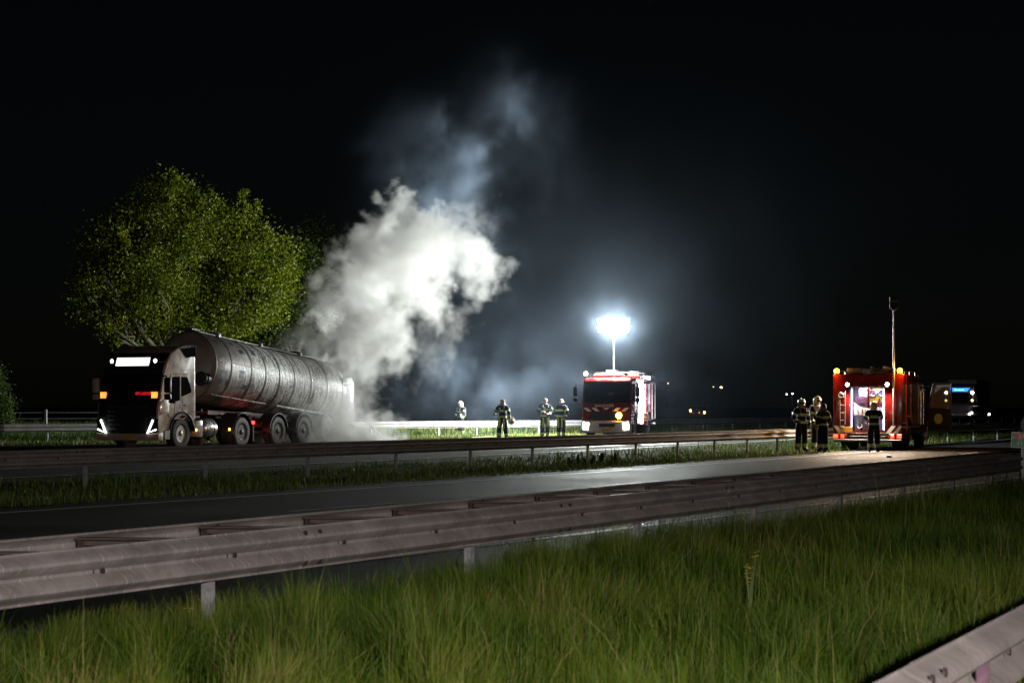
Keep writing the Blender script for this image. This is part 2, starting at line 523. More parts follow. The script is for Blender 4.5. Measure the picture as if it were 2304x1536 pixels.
def guard_rail(label, A, B, zbase, posts, gap=0.62, double=True, top=0.75, seg=4.0, detail=True, sp_step=1.333, sp0=0.3, bolts=True, extra=0):
    """near face towards local -y... built with x along A->B; the near beam's crest at y=0, the back beam behind it (+y)"""
    A, B = Vector(A), Vector(B)
    L = (B - A).length
    ang = math.atan2(B.y - A.y, B.x - A.x)
    r = thing('guard_rail', label, 'guard rail', (A.x, A.y, zbase), ang, 'guard rails along the road')
    zc = top - 0.155
    nseg = max(1, round(L / seg)); sl = L / nseg
    for i in range(nseg):
        put('beam', get_beam(sl + 0.1, -1), r, (i * sl, 0.081 + (0.004 if i % 2 else 0), zc))
        if double:
            put('beam', get_beam(sl + 0.1, 1), r, (i * sl, 0.081 + gap + (0.004 if i % 2 else 0), zc))
    for t in posts:
        put('post', C_POST, r, (t, 0.13 if double else 0.1, top - 0.6))
    if detail:
        if double:
            sm = spacer_mesh(-gap)
            t = sp0
            while t < L - 0.5:
                o = put('spacer', sm, r, (t, 0.085, top - 0.035))
                t += sp_step
        if bolts:
            t = sp0 + 0.35
            while t < L - 0.2:
                b = put('bolt', BOLT, r, (t, 0.081 - 0.012 - 0.002, zc), math.pi)
                put('slot', SLOT, r, (t - 0.075, 0.081 - 0.014, zc))
                t += sp_step
            # splice bolts where two beams lap
            for i in range(1, nseg):
                for dx in (-0.05, 0.13):
                    for dz in (-0.105, 0.105):
                        put('bolt', BOLT, r, (i * sl + dx, 0.081 - 0.078, zc + dz), math.pi)
                        if double: put('bolt', BOLT, r, (i * sl + dx, 0.081 + gap - 0.002, zc + dz * 1.1), math.pi)
    return r
# front rail
def front_at(xp):
    Z = 34834.0 / (3369 - xp)
    return Vector((0.5407 * Z - 8.496, Z))
fd = Vector((0.5407, 1.0)).normalized()
FA = front_at(0) - fd * 5.0
FB = front_at(2304) + fd * 26
fposts = [(front_at(x) - FA).length for x in (-60, 510, 1092, 1465, 1725, 1915, 2055, 2165, 2250, 2318)] + [(front_at(2318) - FA).length + 3.0 * k for k in range(1, 7)]
s0 = (front_at(160) - FA).length % 1.333
front_rail = guard_rail('weathered grey double guard rail nearest the tall grass, running across the whole foreground', FA, FB, 0.0, fposts, gap=0.84, sp0=s0, seg=4.0)
# median rail
MA, MB_ = Vector((-9.27, 33.0)), Vector((10.5, 66.4))
md = (MB_ - MA).normalized()
def med_at(xp):
    q = (xp - CX) / F
    t = (q * MA.y - MA.x) / (md.x - q * md.y)
    return t
M0 = MA - md * 14
mposts = [med_at(x) + 14 for x in (-180, 205, 475, 705, 903, 1070, 1209, 1333, 1441, 1535, 1617, 1691, 1758)] + [med_at(1758) + 14 + 4.0 * k for k in range(1, 16)]
guard_rail('dark brown double guard rail on the grassy median in front of the tanker', M0, MA + md * 110, 0.03, mposts, gap=0.6, sp0=0.5, sp_step=1.333, bolts=True)
# far rail, three straights
far_pts = [(-40, 58), (-19.0, 67.8), (-3.05, 83.4), (3.6, 89.5), (20, 117), (60, 185)]
flabels = ['far guard rail left of the tanker with a dark face before lit grass', 'bright floodlit guard rail behind the rear of the smoking tanker',
           'dim stretch of guard rail behind the two firefighters talking', 'far guard rail hidden behind the fire engine with the mast', 'faint guard rail far behind the amber lights']
for (p, q, lb) in zip(far_pts[:-1], far_pts[1:], flabels):
    L = math.dist(p, q)
    guard_rail(lb, p, q, 0.2, [2.0 + 4.0 * k for k in range(int((L - 1) / 4) + 1)], gap=0.5, double=False, detail=False)
# rail in the lower right corner
CA, CD = Vector((1.185, 5.6)), Vector((0.44, 0.898)).normalized()
corner = guard_rail('blurred pale guard rail cutting across the lower right corner', CA - CD * 4.0, CA + CD * 14, 0.0, [0.6 + 4 * k for k in range(5)], gap=0.6, double=False, sp0=0.4)
M['reflector'] = mat('reflector_plastic', (0.10, 0.06, 0.085), 0.35, var=0.2, vscale=30)
rt = 4.0 + 1.35
rf = obj('reflector', join(box((0, 0, 0), (0.012, 0.05, 0.1), 0.004), box((0.05, 0.02, 0), (0.1, 0.012, 0.1), 0.004)), 'reflector', corner, loc=(rt, 0.02, 0.6))

# ================================================================== grass
def noise2(x, y, s, seed):
    r = np.random.default_rng(seed)
    v = np.zeros_like(x)
    for k in range(7):
        a = r.uniform(0, 2 * np.pi); f = s * r.uniform(0.5, 2.2); p = r.uniform(0, 6.28)
        v += np.sin((x * np.cos(a) + y * np.sin(a)) * f + p) / 7 * 1.8
    return v
def blades(name, x, y, z, h, wd, tint, mname, segs=3, lean=0.35, seed=1, ladir=None):
    r = np.random.default_rng(seed)
    n = len(x)
    az = r.uniform(0, 2 * np.pi, n)           # facing
    la = r.uniform(0, 2 * np.pi, n)           # lean direction
    if ladir is not None: la = ladir + r.normal(0, 0.7, n)
    lm = np.abs(r.normal(0, lean, n)) * h
    tx, ty = np.cos(az), np.sin(az)
    rows = []
    for k in range(segs + 1):
        t = k / segs
        cx = x + np.cos(la) * lm * t ** 2
        cy = y + np.sin(la) * lm * t ** 2
        cz = z + h * t * (1 - 0.12 * t * np.minimum(lm / h, 1.5))
        ww = wd * (1 - t) ** 0.6 * 0.5
        if k < segs:
            rows.append(np.stack([cx - tx * ww, cy - ty * ww, cz], 1)); rows.append(np.stack([cx + tx * ww, cy + ty * ww, cz], 1))
        else:
            rows.append(np.stack([cx, cy, cz], 1))
    nv = len(rows)
    co = np.stack(rows, 1).reshape(-1, 3)
    base = (np.arange(n) * nv)[:, None]
    quads = []
    for k in range(segs - 1):
        quads.append(base + np.array([2 * k, 2 * k + 1, 2 * k + 3, 2 * k + 2]))
    tri = base + np.array([2 * segs - 2, 2 * segs - 1, 2 * segs])
    if quads:
        qa = np.concatenate(quads, 0)
        loops = np.concatenate([qa.ravel(), tri.ravel()])
        tot = np.concatenate([np.full(len(qa), 4), np.full(len(tri), 3)])
    else:
        loops = tri.ravel(); tot = np.full(len(tri), 3)
    me = bpy.data.meshes.new(name)
    me.vertices.add(len(co)); me.vertices.foreach_set('co', co.ravel().astype(np.float32))
    me.loops.add(len(loops)); me.loops.foreach_set('vertex_index', loops.astype(np.int32))
    me.polygons.add(len(tot)); me.polygons.foreach_set('loop_start', np.concatenate([[0], np.cumsum(tot)[:-1]]).astype(np.int32))
    me.polygons.foreach_set('loop_total', tot.astype(np.int32))
    at = me.attributes.new('tint', 'FLOAT', 'POINT')
    at.data.foreach_set('value', np.repeat(tint, nv).astype(np.float32))
    me.update(); me.validate()
    me.materials.append(M[mname])
    o = bpy.data.objects.new(name, me); COL.objects.link(o)
    return o
def frustum_pts(n, z0, z1, power, margin=1.0):
    u = RNG.uniform(0, 1, n)
    e = 1 - power
    y = (z0 ** e + u * (z1 ** e - z0 ** e)) ** (1 / e) if abs(e) > 1e-6 else z0 * (z1 / z0) ** u
    half = 1152 / F * y + margin
    x = RNG.uniform(-1, 1, n) * half
    return x, y
# foreground bank of tall grass
x, y = frustum_pts(480000, 6.2, 46, 0.7, 0.6)
k = off(x, y) < -12.0 - 0.5 * np.abs(RNG.normal(0, 0.6, len(x)))
x, y = x[k], y[k]
cl = noise2(x, y, 2.6, 3); cl2 = noise2(x, y, 0.8, 5); cl3 = noise2(x, y, 10.0, 17)
k = RNG.uniform(0, 1, len(x)) < np.clip(0.6 + 0.4 * cl + 0.6 * cl3, 0.04, 1)
x, y, cl, cl2, cl3 = x[k], y[k], cl[k], cl2[k], cl3[k]
near_rail = 2 * smooth(-15.5, -12.8, off(x, y))
h = (0.255 + 0.09 * cl + 0.07 * cl2 + 0.09 * cl3 + RNG.normal(0, 0.07, len(x))) * (1 - 0.12 * near_rail * (1 - smooth(12.5, 17, y))) * (1 + 0.24 * smooth(13, 20, y) * smooth(-15.5, -12.8, off(x, y)))
h = np.clip(h, 0.06, 0.6)
tall = RNG.uniform(0, 1, len(x)) < 0.010
h[tall] *= RNG.uniform(1.3, 1.9, tall.sum())
tint = np.clip(0.33 + 0.2 * cl3 + 0.25 * noise2(x, y, 1.3, 9) + RNG.normal(0, 0.16, len(x)), 0, 1)
dry = RNG.uniform(0, 1, len(x)) < 0.05 + 0.09 * (noise2(x, y, 2.0, 29) > 0.55)
tint[dry] = RNG.uniform(0.85, 1, dry.sum())
tag(blades('tall_grass', x, y, gz(x, y), h, 0.0032 + 0.00024 * y, tint, 'grass', 3, 0.45, 21, 3.0 * noise2(x, y, 3.5, 19) + 1.0), 'tall green grass covering the bank in the foreground', 'grass', kind='stuff')
# median grass
x, y = frustum_pts(150000, 24, 105, 0.9, 4.0)
o_ = off(x, y)
k = (o_ > 0.95) & (o_ < 5.5 + 0.3 * noise2(x, y, 1.0, 4))
x, y = x[k], y[k]
h = np.clip(0.10 + 0.05 * noise2(x, y, 1.7, 6) + RNG.normal(0, 0.05, len(x)), 0.04, 0.5)
t = RNG.uniform(0, 1, len(x)) < 0.02
h[t] *= 2.2
tint = np.clip(0.4 + 0.25 * noise2(x, y, 0.9, 8) + RNG.normal(0, 0.18, len(x)), 0, 1)
tag(blades('median_grass', x, y, gz(x, y), h, 0.012 + 0.0004 * y, tint, 'grass_far', 2, 0.4, 22), 'rough grass strip on the median under the guard rail', 'grass', kind='stuff')
# far verge: beyond the asphalt edge, under and behind the far rail
ex = np.array([p[0] for p in edge_pts_dense]); ey = np.array([p[1] for p in edge_pts_dense])
def beyond_edge(x, y):
    seg = np.array(edge_pts_dense)
    ins = np.zeros(len(x), bool)
    poly = np.vstack([seg, [[300, 3000], [-3000, 3000], [-3000, 30]]])
    j = len(poly) - 1
    for i in range(len(poly)):
        xi, yi = poly[i]; xj, yj = poly[j]
        c = ((yi > y) != (yj > y)) & (x < (xj - xi) * (y - yi) / (yj - yi + 1e-12) + xi)
        ins ^= c; j = i
    return ins
x, y = frustum_pts(190000, 52, 120, 1.2, 5.0)
k = beyond_edge(x, y)
x, y = x[k], y[k]
fx = np.interp(x, [p[0] for p in far_pts], [p[1] for p in far_pts])
behind = y - fx
h = np.where(behind > 2.5, 0.42, np.where(behind > 0.2, 0.28, 0.16)) * np.clip(1 + 0.35 * noise2(x, y, 1.1, 12) + RNG.normal(0, 0.25, len(x)), 0.3, 2.2)
tint = np.clip(0.45 + 0.25 * noise2(x, y, 0.8, 13) + RNG.normal(0, 0.18, len(x)) + 0.2 * (behind < 0), 0, 1)
tag(blades('verge_grass', x, y, gz(x, y), h, 0.02 + 0.0004 * y, tint, 'grass_far', 2, 0.4, 23), 'lit grass verge around and behind the far guard rail', 'grass', kind='stuff')
# ================================================================== vehicle materials
M['cream'] = mat('cream_cab_paint', (0.43, 0.33, 0.27), 0.24, coat=0.5, var=0.06, vscale=3, dirt=0.25, dirtcol=(0.25, 0.2, 0.16))
M['black'] = mat('black_plastic', (0.012, 0.012, 0.013), 0.45, var=0.2, vscale=10)
M['grille'] = mat('grille_mesh', (0.008, 0.008, 0.009), 0.6, var=0.3, vscale=60)
M['glass'] = glass('dark_glass')
M['tyre'] = mat('tyre_rubber', (0.018, 0.018, 0.018), 0.8, var=0.3, vscale=18, bump=0.3, bscale=40)
M['tyre_wet'] = mat('foam_splashed_tyre', (0.05, 0.05, 0.052), 0.6, var=0.4, vscale=8, dirt=0.55, dirtcol=(0.5, 0.5, 0.5))
M['rim'] = mat('wheel_rim', (0.22, 0.2, 0.19), 0.35, 0.5, var=0.15, vscale=8, dirt=0.5)
M['hub'] = mat('dark_rim', (0.05, 0.05, 0.052), 0.5, 0.4, var=0.2, vscale=8)
M['chrome'] = mat('brushed_steel', (0.55, 0.54, 0.53), 0.25, 0.9, var=0.15, vscale=5, dirt=0.3)
M['frame'] = mat('chassis_paint', (0.03, 0.028, 0.028), 0.6, 0.1, var=0.3, vscale=6)
M['redframe'] = mat('dark_red_frame', (0.16, 0.018, 0.02), 0.5, var=0.25, vscale=5, dirt=0.4)
M['logo'] = mat('dark_blue_lettering', (0.008, 0.012, 0.06), 0.5, var=0.15, vscale=8)
M['plate'] = mat('number_plate', (0.6, 0.3, 0.04), 0.5, var=0.2, vscale=10)
M['amber_lens'] = glow('amber_lens', (1.0, 0.36, 0.04), 7)
M['amber_soft'] = glow('amber_soft', (1.0, 0.30, 0.05), 2.2)
M['red_lens'] = glow('red_lens', (1.0, 0.03, 0.03), 6)
M['red_glow'] = glow('red_cab_light', (1.0, 0.015, 0.03), 0.4)
M['white_led'] = glow('white_led', (0.9, 1.0, 0.95), 6)
M['sign_lit'] = glow('lit_roof_sign', (1.0, 1.0, 0.98), 2.2)
M['sign_ink'] = mat('faded_ink', (0.35, 0.35, 0.33), 0.6)
M['reflect_tape'] = mat('orange_contour_tape', (0.8, 0.32, 0.10), 0.3, var=0.2, vscale=30)
M['stripe_t'] = mat('white_tape', (0.75, 0.72, 0.7), 0.35, var=0.1, vscale=12)
M['white_paint'] = mat('white_paint', (0.72, 0.7, 0.68), 0.4, var=0.12, vscale=6, dirt=0.3, dirtcol=(0.3, 0.28, 0.25))
def tank_mat():
    m, n, l = new_mat('foam_streaked_tank')
    b = bsdf_of(m)
    tc = n.new('ShaderNodeTexCoord')
    sp = n.new('ShaderNodeSeparateXYZ'); l.new(tc.outputs['Object'], sp.inputs[0])
    # base dull cream, sooty towards the burnt rear
    n1 = n.new('ShaderNodeTexNoise'); n1.inputs['Scale'].default_value = 0.9; n1.inputs['Detail'].default_value = 8; n1.inputs['Roughness'].default_value = 0.65
    l.new(tc.outputs['Object'], n1.inputs['Vector'])
    base = n.new('ShaderNodeValToRGB')
    base.color_ramp.elements[0].position, base.color_ramp.elements[0].color = 0.3, (0.15, 0.135, 0.125, 1)
    base.color_ramp.elements[1].position, base.color_ramp.elements[1].color = 0.6, (0.3, 0.265, 0.24, 1)
    l.new(n1.outputs[0], base.inputs[0])
    # how far towards the rear (local x from -2 to -12)
    rr = n.new('ShaderNodeMapRange'); rr.inputs[1].default_value, rr.inputs[2].default_value = -2.3, -6.0
    l.new(sp.outputs['X'], rr.inputs[0])
    # running foam: noise stretched down the side, broken up by a fine one
    mp = n.new('ShaderNodeMapping'); mp.inputs['Scale'].default_value = (8, 1.3, 0.9)
    l.new(tc.outputs['Object'], mp.inputs[0])
    n2 = n.new('ShaderNodeTexNoise'); n2.inputs['Scale'].default_value = 1.0; n2.inputs['Detail'].default_value = 9; n2.inputs['Roughness'].default_value = 0.72; n2.inputs['Distortion'].default_value = 0.8
    l.new(mp.outputs[0], n2.inputs['Vector'])
    n3 = n.new('ShaderNodeTexNoise'); n3.inputs['Scale'].default_value = 13; n3.inputs['Detail'].default_value = 6
    l.new(tc.outputs['Object'], n3.inputs['Vector'])
    ad = n.new('ShaderNodeMath'); ad.operation = 'MULTIPLY_ADD'; l.new(n3.outputs[0], ad.inputs[0]); ad.inputs[1].default_value = 0.4; l.new(n2.outputs[0], ad.inputs[2])
    fm = n.new('ShaderNodeMapRange'); fm.inputs[1].default_value, fm.inputs[2].default_value = 0.68, 0.75
    l.new(ad.outputs[0], fm.inputs[0])
    pt = n.new('ShaderNodeMapRange'); pt.inputs[1].default_value, pt.inputs[2].default_value = 0.3, 0.52; pt.inputs[3].default_value = 0.15; l.new(n1.outputs[0], pt.inputs[0])
    f0 = n.new('ShaderNodeMath'); f0.operation = 'MULTIPLY'; l.new(fm.outputs[0], f0.inputs[0]); l.new(pt.outputs[0], f0.inputs[1])
    fk = n.new('ShaderNodeMath'); fk.operation = 'MULTIPLY'; l.new(f0.outputs[0], fk.inputs[0]); l.new(rr.outputs[0], fk.inputs[1])
    # dark wet soot between
    dk = n.new('ShaderNodeMapRange'); dk.inputs[1].default_value, dk.inputs[2].default_value = 0.69, 0.62
    l.new(ad.outputs[0], dk.inputs[0])
    dm = n.new('ShaderNodeMath'); dm.operation = 'MULTIPLY'; l.new(dk.outputs[0], dm.inputs[0]); l.new(rr.outputs[0], dm.inputs[1])
    m1 = n.new('ShaderNodeMix'); m1.data_type = 'RGBA'; l.new(dm.outputs[0], m1.inputs['Factor']); l.new(base.outputs[0], m1.inputs['A']); m1.inputs['B'].default_value = (0.03, 0.032, 0.036, 1)
    m2 = n.new('ShaderNodeMix'); m2.data_type = 'RGBA'; l.new(fk.outputs[0], m2.inputs['Factor']); l.new(m1.outputs['Result'], m2.inputs['A']); m2.inputs['B'].default_value = (0.78, 0.77, 0.75, 1)
    l.new(m2.outputs['Result'], b.inputs['Base Color'])
    b.inputs['Roughness'].default_value = 0.42
    bp = n.new('ShaderNodeBump'); bp.inputs['Strength'].default_value = 0.5; bp.inputs['Distance'].default_value = 0.04
    l.new(fk.outputs[0], bp.inputs['Height']); l.new(bp.outputs[0], b.inputs['Normal'])
    return m
M['tank'] = tank_mat()

def wheel(parent, x, y, r=0.52, w=0.32, side=1, tyre='tyre', rim='rim', twin=False, nuts=10):
    """side=+1: outer face towards +y"""
    e = bpy.data.objects.new('wheel', None); COL.objects.link(e); e.parent = parent; e.location = (x, y, r); e.empty_display_size = 0.1
    s = side
    prof = [(-w, r * 0.58), (-w, r * 0.93), (-w + 0.04, r), (-0.05, r), (-0.01, r * 0.94), (0.0, r * 0.8), (-0.01, r * 0.62), (-0.04, r * 0.57)]
    sh = lathe([(a * s, q) for a, q in prof], 40, 'y')
    # tread blocks
    tr = []
    for k in range(40):
        a = 2 * math.pi * k / 40
        tr.append(rot(box((0, -w * 0.5 * s, r + 0.004), (0.045, w * 0.8, 0.018)), a, 'Y'))
    obj('tyre', join(sh, *tr), tyre, e, 40)
    rp = [(-0.03, r * 0.57), (-0.005, r * 0.565), (-0.02, r * 0.5), (-0.10, r * 0.47), (-0.13, r * 0.36), (-0.09, r * 0.33), (-0.09, r * 0.2), (-0.02, r * 0.18), (0.0, r * 0.12), (0.0, 0.0)]
    nut = [lathe([(-0.10 * s, 0.022), (-0.055 * s, 0.02), (-0.05 * s, 0.0)], 6, 'y', (r * 0.29 * math.cos(2 * math.pi * k / nuts), 0, r * 0.29 * math.sin(2 * math.pi * k / nuts))) for k in range(nuts)]
    obj('rim', join(lathe([(a * s, q) for a, q in rp], 32, 'y'), *nut), rim, e, 35)
    return e

def arch(cx, cz, r, a0, a1, n=10):
    return [(cx + r * math.cos(R(a0 + (a1 - a0) * i / n)), cz + r * math.sin(R(a0 + (a1 - a0) * i / n))) for i in range(n + 1)]

# ================================================================== the tanker
psi = R(24)
th = Vector((-math.sin(psi), -math.cos(psi), 0))
tl = Vector((math.cos(psi), -math.sin(psi), 0))
tc0 = Vector((-10.91, 60.3, 0.2)) - tl * 1.22
TK = thing('tanker_truck', 'cream tanker lorry with a foam-streaked grey tank steaming at its rear', 'tanker truck', (tc0.x, tc0.y, 0.206), math.atan2(th.y, th.x))
# cab shell: flat sides with the wheel arch cut out
prof = [(1.30, 0.32), (1.36, 0.8), (1.35, 1.35), (1.30, 1.55), (1.02, 2.52), (0.86, 2.86), (0.62, 3.16), (0.2, 3.36), (-0.25, 3.44), (-0.80, 3.46), (-0.82, 0.98), (-0.62, 0.9)]
prof += arch(0, 0.52, 0.68, 146, 22, 12)[0:] + [(0.66, 0.32)]
cab_body = obj('cab', bevel_shape(prism(prof, -1.2, 1.2), 0.06, 3, 25), 'cream', TK, 40)
# front shade panels, grille, screen
def on_front(x0z, x1z, y0, y1, d=0.012, back=0.05):
    """a panel lying on the sloping front between two profile points (x,z)"""
    (xa, za), (xb, zb) = x0z, x1z
    nx, nz = (zb - za), -(xb - xa)
    ll = math.hypot(nx, nz); nx, nz = nx / ll, nz / ll
    pr = [(xa + nx * d, za + nz * d), (xb + nx * d, zb + nz * d), (xb - nx * back, zb - nz * back), (xa - nx * back, za - nz * back)]
    return prism(pr, y0, y1)
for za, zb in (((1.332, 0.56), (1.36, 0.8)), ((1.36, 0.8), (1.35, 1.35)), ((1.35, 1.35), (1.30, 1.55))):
    obj('front_shade_panel', on_front(za, zb, -1.14, 1.14, 0.006, 0.02), 'black', TK)  # black panels paint the unlit cab front dark
obj('screen_surround', on_front((1.30, 1.55), (1.02, 2.52), -1.17, 1.17, 0.005, 0.02), 'black', TK)
obj('grille', bevel_shape(on_front((1.345, 0.5), (1.35, 1.33), -0.78, 0.78, 0.02), 0.03, 2), 'grille', TK)
for i in range(6):
    z = 0.6 + i * 0.13
    obj('grille_bar', box((1.375, 0, z), (0.03, 1.5, 0.035), 0.008), 'black', TK)
obj('badge_strip', box((1.372, 0, 1.38), (0.02, 1.6, 0.07), 0.01), 'hub', TK)
ws = obj('windscreen', bevel_shape(on_front((1.285, 1.6), (1.035, 2.47), -1.12, 1.12, 0.012), 0.05, 2), 'glass', TK)
for y in (-0.5, 0.15):
    obj('wiper', tube([(1.33, y, 1.62), (1.25, y + 0.5, 1.95)], 0.012, 5), 'black', ws)
obj('dash_light', box((1.245, 0.55, 1.83), (0.02, 0.62, 0.10), 0.03), 'red_glow', TK)
for y in (-1.02, 1.0):
    m_ = obj('marker_light', box((1.27, y, 1.78), (0.03, 0.15, 0.15), 0.02), 'amber_soft', TK)
    obj('marker_frame', join(box((1.262, y, 1.87), (0.03, 0.2, 0.02)), box((1.262, y, 1.69), (0.03, 0.2, 0.02)), box((1.262, y - 0.1, 1.78), (0.03, 0.02, 0.2)), box((1.262, y + 0.1, 1.78), (0.03, 0.02, 0.2))), 'amber_soft', m_)
obj('visor', bevel_shape(on_front((1.06, 2.5), (0.88, 2.84), -1.18, 1.18, 0.03), 0.03, 2), 'black', TK)
obj('roof_panel', bevel_shape(on_front((0.86, 2.88), (0.6, 3.17), -1.17, 1.17, 0.016), 0.03, 2), 'black', TK)
# lit sign on the roof
sgn = obj('roof_sign', bevel_shape(on_front((0.99, 2.68), (0.875, 2.98), -0.68, 0.68, 0.12, 0.03), 0.03, 2), 'black', TK)
obj('sign_face', bevel_shape(on_front((0.985, 2.70), (0.882, 2.965), -0.655, 0.655, 0.128, -0.1), 0.02, 2), 'sign_lit', sgn)
txt = text_shape('PE', 0.17, 0.003)
txt = rot(txt, R(-20), 'X')
obj('sign_lettering', mv(on_face(txt, (0, 0, 0), (1, 0)), (1.075, -0.28, 2.85)), 'sign_ink', sgn)
for y in (-0.86, 0.86):
    l_ = obj('roof_lamp', lathe([(0, 0.0), (0, 0.085), (0.04, 0.085), (0.045, 0.07)], 16, 'x', (0.97, y, 2.9)), 'black', TK)
    obj('lens', lathe([(0.03, 0.0), (0.052, 0.04), (0.046, 0.066), (0.03, 0.068)], 16, 'x', (0.97, y, 2.9)), 'white_led', l_)
# bumper and headlamps with V-shaped daytime lights
obj('bumper', bevel_shape(prism([(1.36, 0.3), (1.385, 0.52), (1.33, 0.55), (1.1, 0.55), (1.1, 0.3)], -1.22, 1.22), 0.03, 2), 'cream', TK)
obj('number_plate', box((1.40, 0.05, 0.42), (0.012, 0.52, 0.11), 0.004), 'plate', TK)
for s in (1, -1):
    h_ = obj('headlight', bevel_shape(prism([(1.0 * s, 0.98), (1.19 * s, 1.02), (1.2 * s, 0.62), (0.82 * s, 0.5)], 1.3, 1.382, 'yz'), 0.03, 2), 'glass', TK)
    obj('daylight_strip', tube([(1.385, 1.03 * s, 0.97), (1.392, 0.83 * s, 0.55), (1.385, 1.15 * s, 0.66)], [0.03, 0.036, 0.026], 8), 'white_led', h_)
# side: door, glass, handle, steps
YS = 1.2
door = obj('door', bevel_shape(prism([(0.78, 1.1), (0.86, 1.62), (0.62, 2.48), (-0.32, 2.5), (-0.32, 1.05), (-0.1, 0.98), (0.5, 0.98)], YS - 0.02, YS + 0.012), 0.012, 1), 'cream', TK)
obj('door_glass', bevel_shape(prism([(0.76, 1.52), (0.56, 2.38), (0.12, 2.4), (0.12, 1.62), (0.42, 1.5)], YS, YS + 0.018), 0.02, 1), 'glass', door)
obj('door_handle', box((-0.18, YS + 0.03, 1.45), (0.16, 0.03, 0.04), 0.01), 'black', door)
obj('quarter_glass', bevel_shape(prism([(0.06, 1.72), (0.06, 2.4), (-0.32, 2.38), (-0.55, 1.95), (-0.52, 1.86)], YS, YS + 0.017), 0.02, 1), 'glass', TK)
obj('door', bevel_shape(prism([(0.78, 1.1), (0.86, 1.62), (0.62, 2.48), (-0.32, 2.5), (-0.32, 1.05), (-0.1, 0.98), (0.5, 0.98)], -YS - 0.012, -YS + 0.02), 0.012, 1), 'cream', TK)
obj('side_fairing', bevel_shape(prism([(0.1, 3.32), (-0.78, 3.42), (-0.8, 3.08), (-0.25, 3.02)], YS - 0.01, YS + 0.02), 0.02, 1), 'glass', TK)
obj('fairing_edge', tube([(0.1, YS + 0.02, 3.33), (-0.79, YS + 0.02, 3.43), (-0.81, YS + 0.02, 3.06)], 0.018, 6), 'chrome', TK)
obj('seam', join(box((-0.24, YS + 0.004, 2.62), (1.1, 0.004, 0.012)), box((-0.57, YS + 0.004, 1.24), (0.45, 0.004, 0.012)), box((-0.57, YS + 0.004, 1.62), (0.45, 0.004, 0.012))), 'black', TK)
obj('wheel_arch', join(tube([(x, YS + 0.01, z) for x, z in arch(0, 0.52, 0.7, 160, 10, 14)], 0.04, 6)), 'black', TK)
obj('fender', prism(arch(-0.02, 0.52, 0.74, 175, 120, 8) + arch(-0.02, 0.52, 0.70, 120, 175, 8), 0.75, 1.24), 'hub', TK)
obj('step_panel', bevel_shape(prism([(1.0, 0.32), (1.02, 0.62), (0.72, 0.66), (0.68, 0.32)], YS - 0.2, YS + 0.015), 0.02, 1), 'black', TK)
obj('corner_panel', bevel_shape(prism([(1.3, 1.12), (1.26, 1.55), (0.82, 1.72), (0.72, 1.2)], YS - 0.05, YS + 0.02), 0.03, 2), 'cream', TK)
for s in (1, -1):
    m_ = obj('mirror', bevel_shape(join(box((1.12, s * 1.42, 2.1), (0.14, 0.24, 0.5), 0.05, 2), box((1.12, s * 1.42, 1.72), (0.14, 0.24, 0.2), 0.05, 2)), 0.004, 1, 80), 'cream' if s < 0 else 'black', TK)
    obj('mirror_arm', tube([(1.05, s * 1.18, 2.4), (1.12, s * 1.36, 2.4), (1.12, s * 1.4, 2.3)], 0.03, 6), 'black', m_)
    obj('mirror_glass', join(box((1.045, s * 1.42, 2.1), (0.01, 0.2, 0.44)), box((1.045, s * 1.42, 1.72), (0.01, 0.2, 0.16))), 'glass', m_)
# blue lettering on the door: a tall P, an E and a script tail
Y2 = YS + 0.018
def bar(x0, z0, x1, z1, wd=0.07):
    return prism([(x0, z0), (x1, z0), (x1, z1), (x0, z1)], Y2 - 0.01, Y2)
logo = [bar(0.42, 0.86 + 0.28, 0.35, 1.58), bar(0.35, 1.5, 0.12, 1.6), bar(0.12, 1.36, 0.05, 1.56), bar(0.30, 1.22, 0.08, 1.31),
        bar(-0.03, 1.28, -0.09, 1.6), bar(-0.09, 1.51, -0.32, 1.6), bar(-0.12, 1.22, -0.34, 1.31)]
logo += [tube([(0.08, Y2, 1.02), (0.0, Y2, 1.1), (-0.06, Y2, 1.03), (-0.12, Y2, 1.1), (-0.2, Y2, 1.05), (-0.3, Y2, 1.06), (-0.36, Y2, 1.12), (-0.36, Y2, 1.2)], 0.022, 5)]
obj('lettering', join(*logo), 'logo', TK)
# chassis, tanks, axles
obj('chassis', join(box((-1.4, 0.42, 0.82), (5.4, 0.09, 0.28)), box((-1.4, -0.42, 0.82), (5.4, 0.09, 0.28)), box((-3.7, 0, 1.05), (0.9, 0.8, 0.12), 0.02), box((-1.1, 0, 1.06), (0.5, 2.0, 0.06))), 'frame', TK)
obj('fuel_tank', join(rot(lathe([(-2.25, 0.0), (-2.25, 0.31), (-2.22, 0.33), (-1.43, 0.33), (-1.4, 0.31), (-1.4, 0.0)], 28, 'x', (0, 0.82, 0.66)), 0, 'X')), 'chrome', TK)
obj('tank_strap', join(*[lathe([(x - 0.025, 0.336), (x + 0.025, 0.336), (x + 0.025, 0.31), (x - 0.025, 0.31)], 28, 'x', (0, 0.82, 0.66)) for x in (-1.62, -2.05)]), 'hub', TK)
obj('locker', box((-1.14, 0.88, 0.66), (0.42, 0.5, 0.56), 0.03, 2), 'cream', TK)
obj('locker_strip', box((-1.14, 1.134, 0.66), (0.44, 0.012, 0.2), 0.003), 'black', TK)
obj('contour_tape', join(box((-1.14, 1.142, 0.62), (0.4, 0.004, 0.03)), box((-1.83, 1.152, 0.66), (0.8, 0.006, 0.022))), 'reflect_tape', TK)
for x in (-0.86, -2.9):
    obj('side_marker', lathe([(0, 0.05), (0.03, 0.045), (0.045, 0.0)], 12, 'y', (x, 1.17, 0.62)), 'amber_lens', TK)
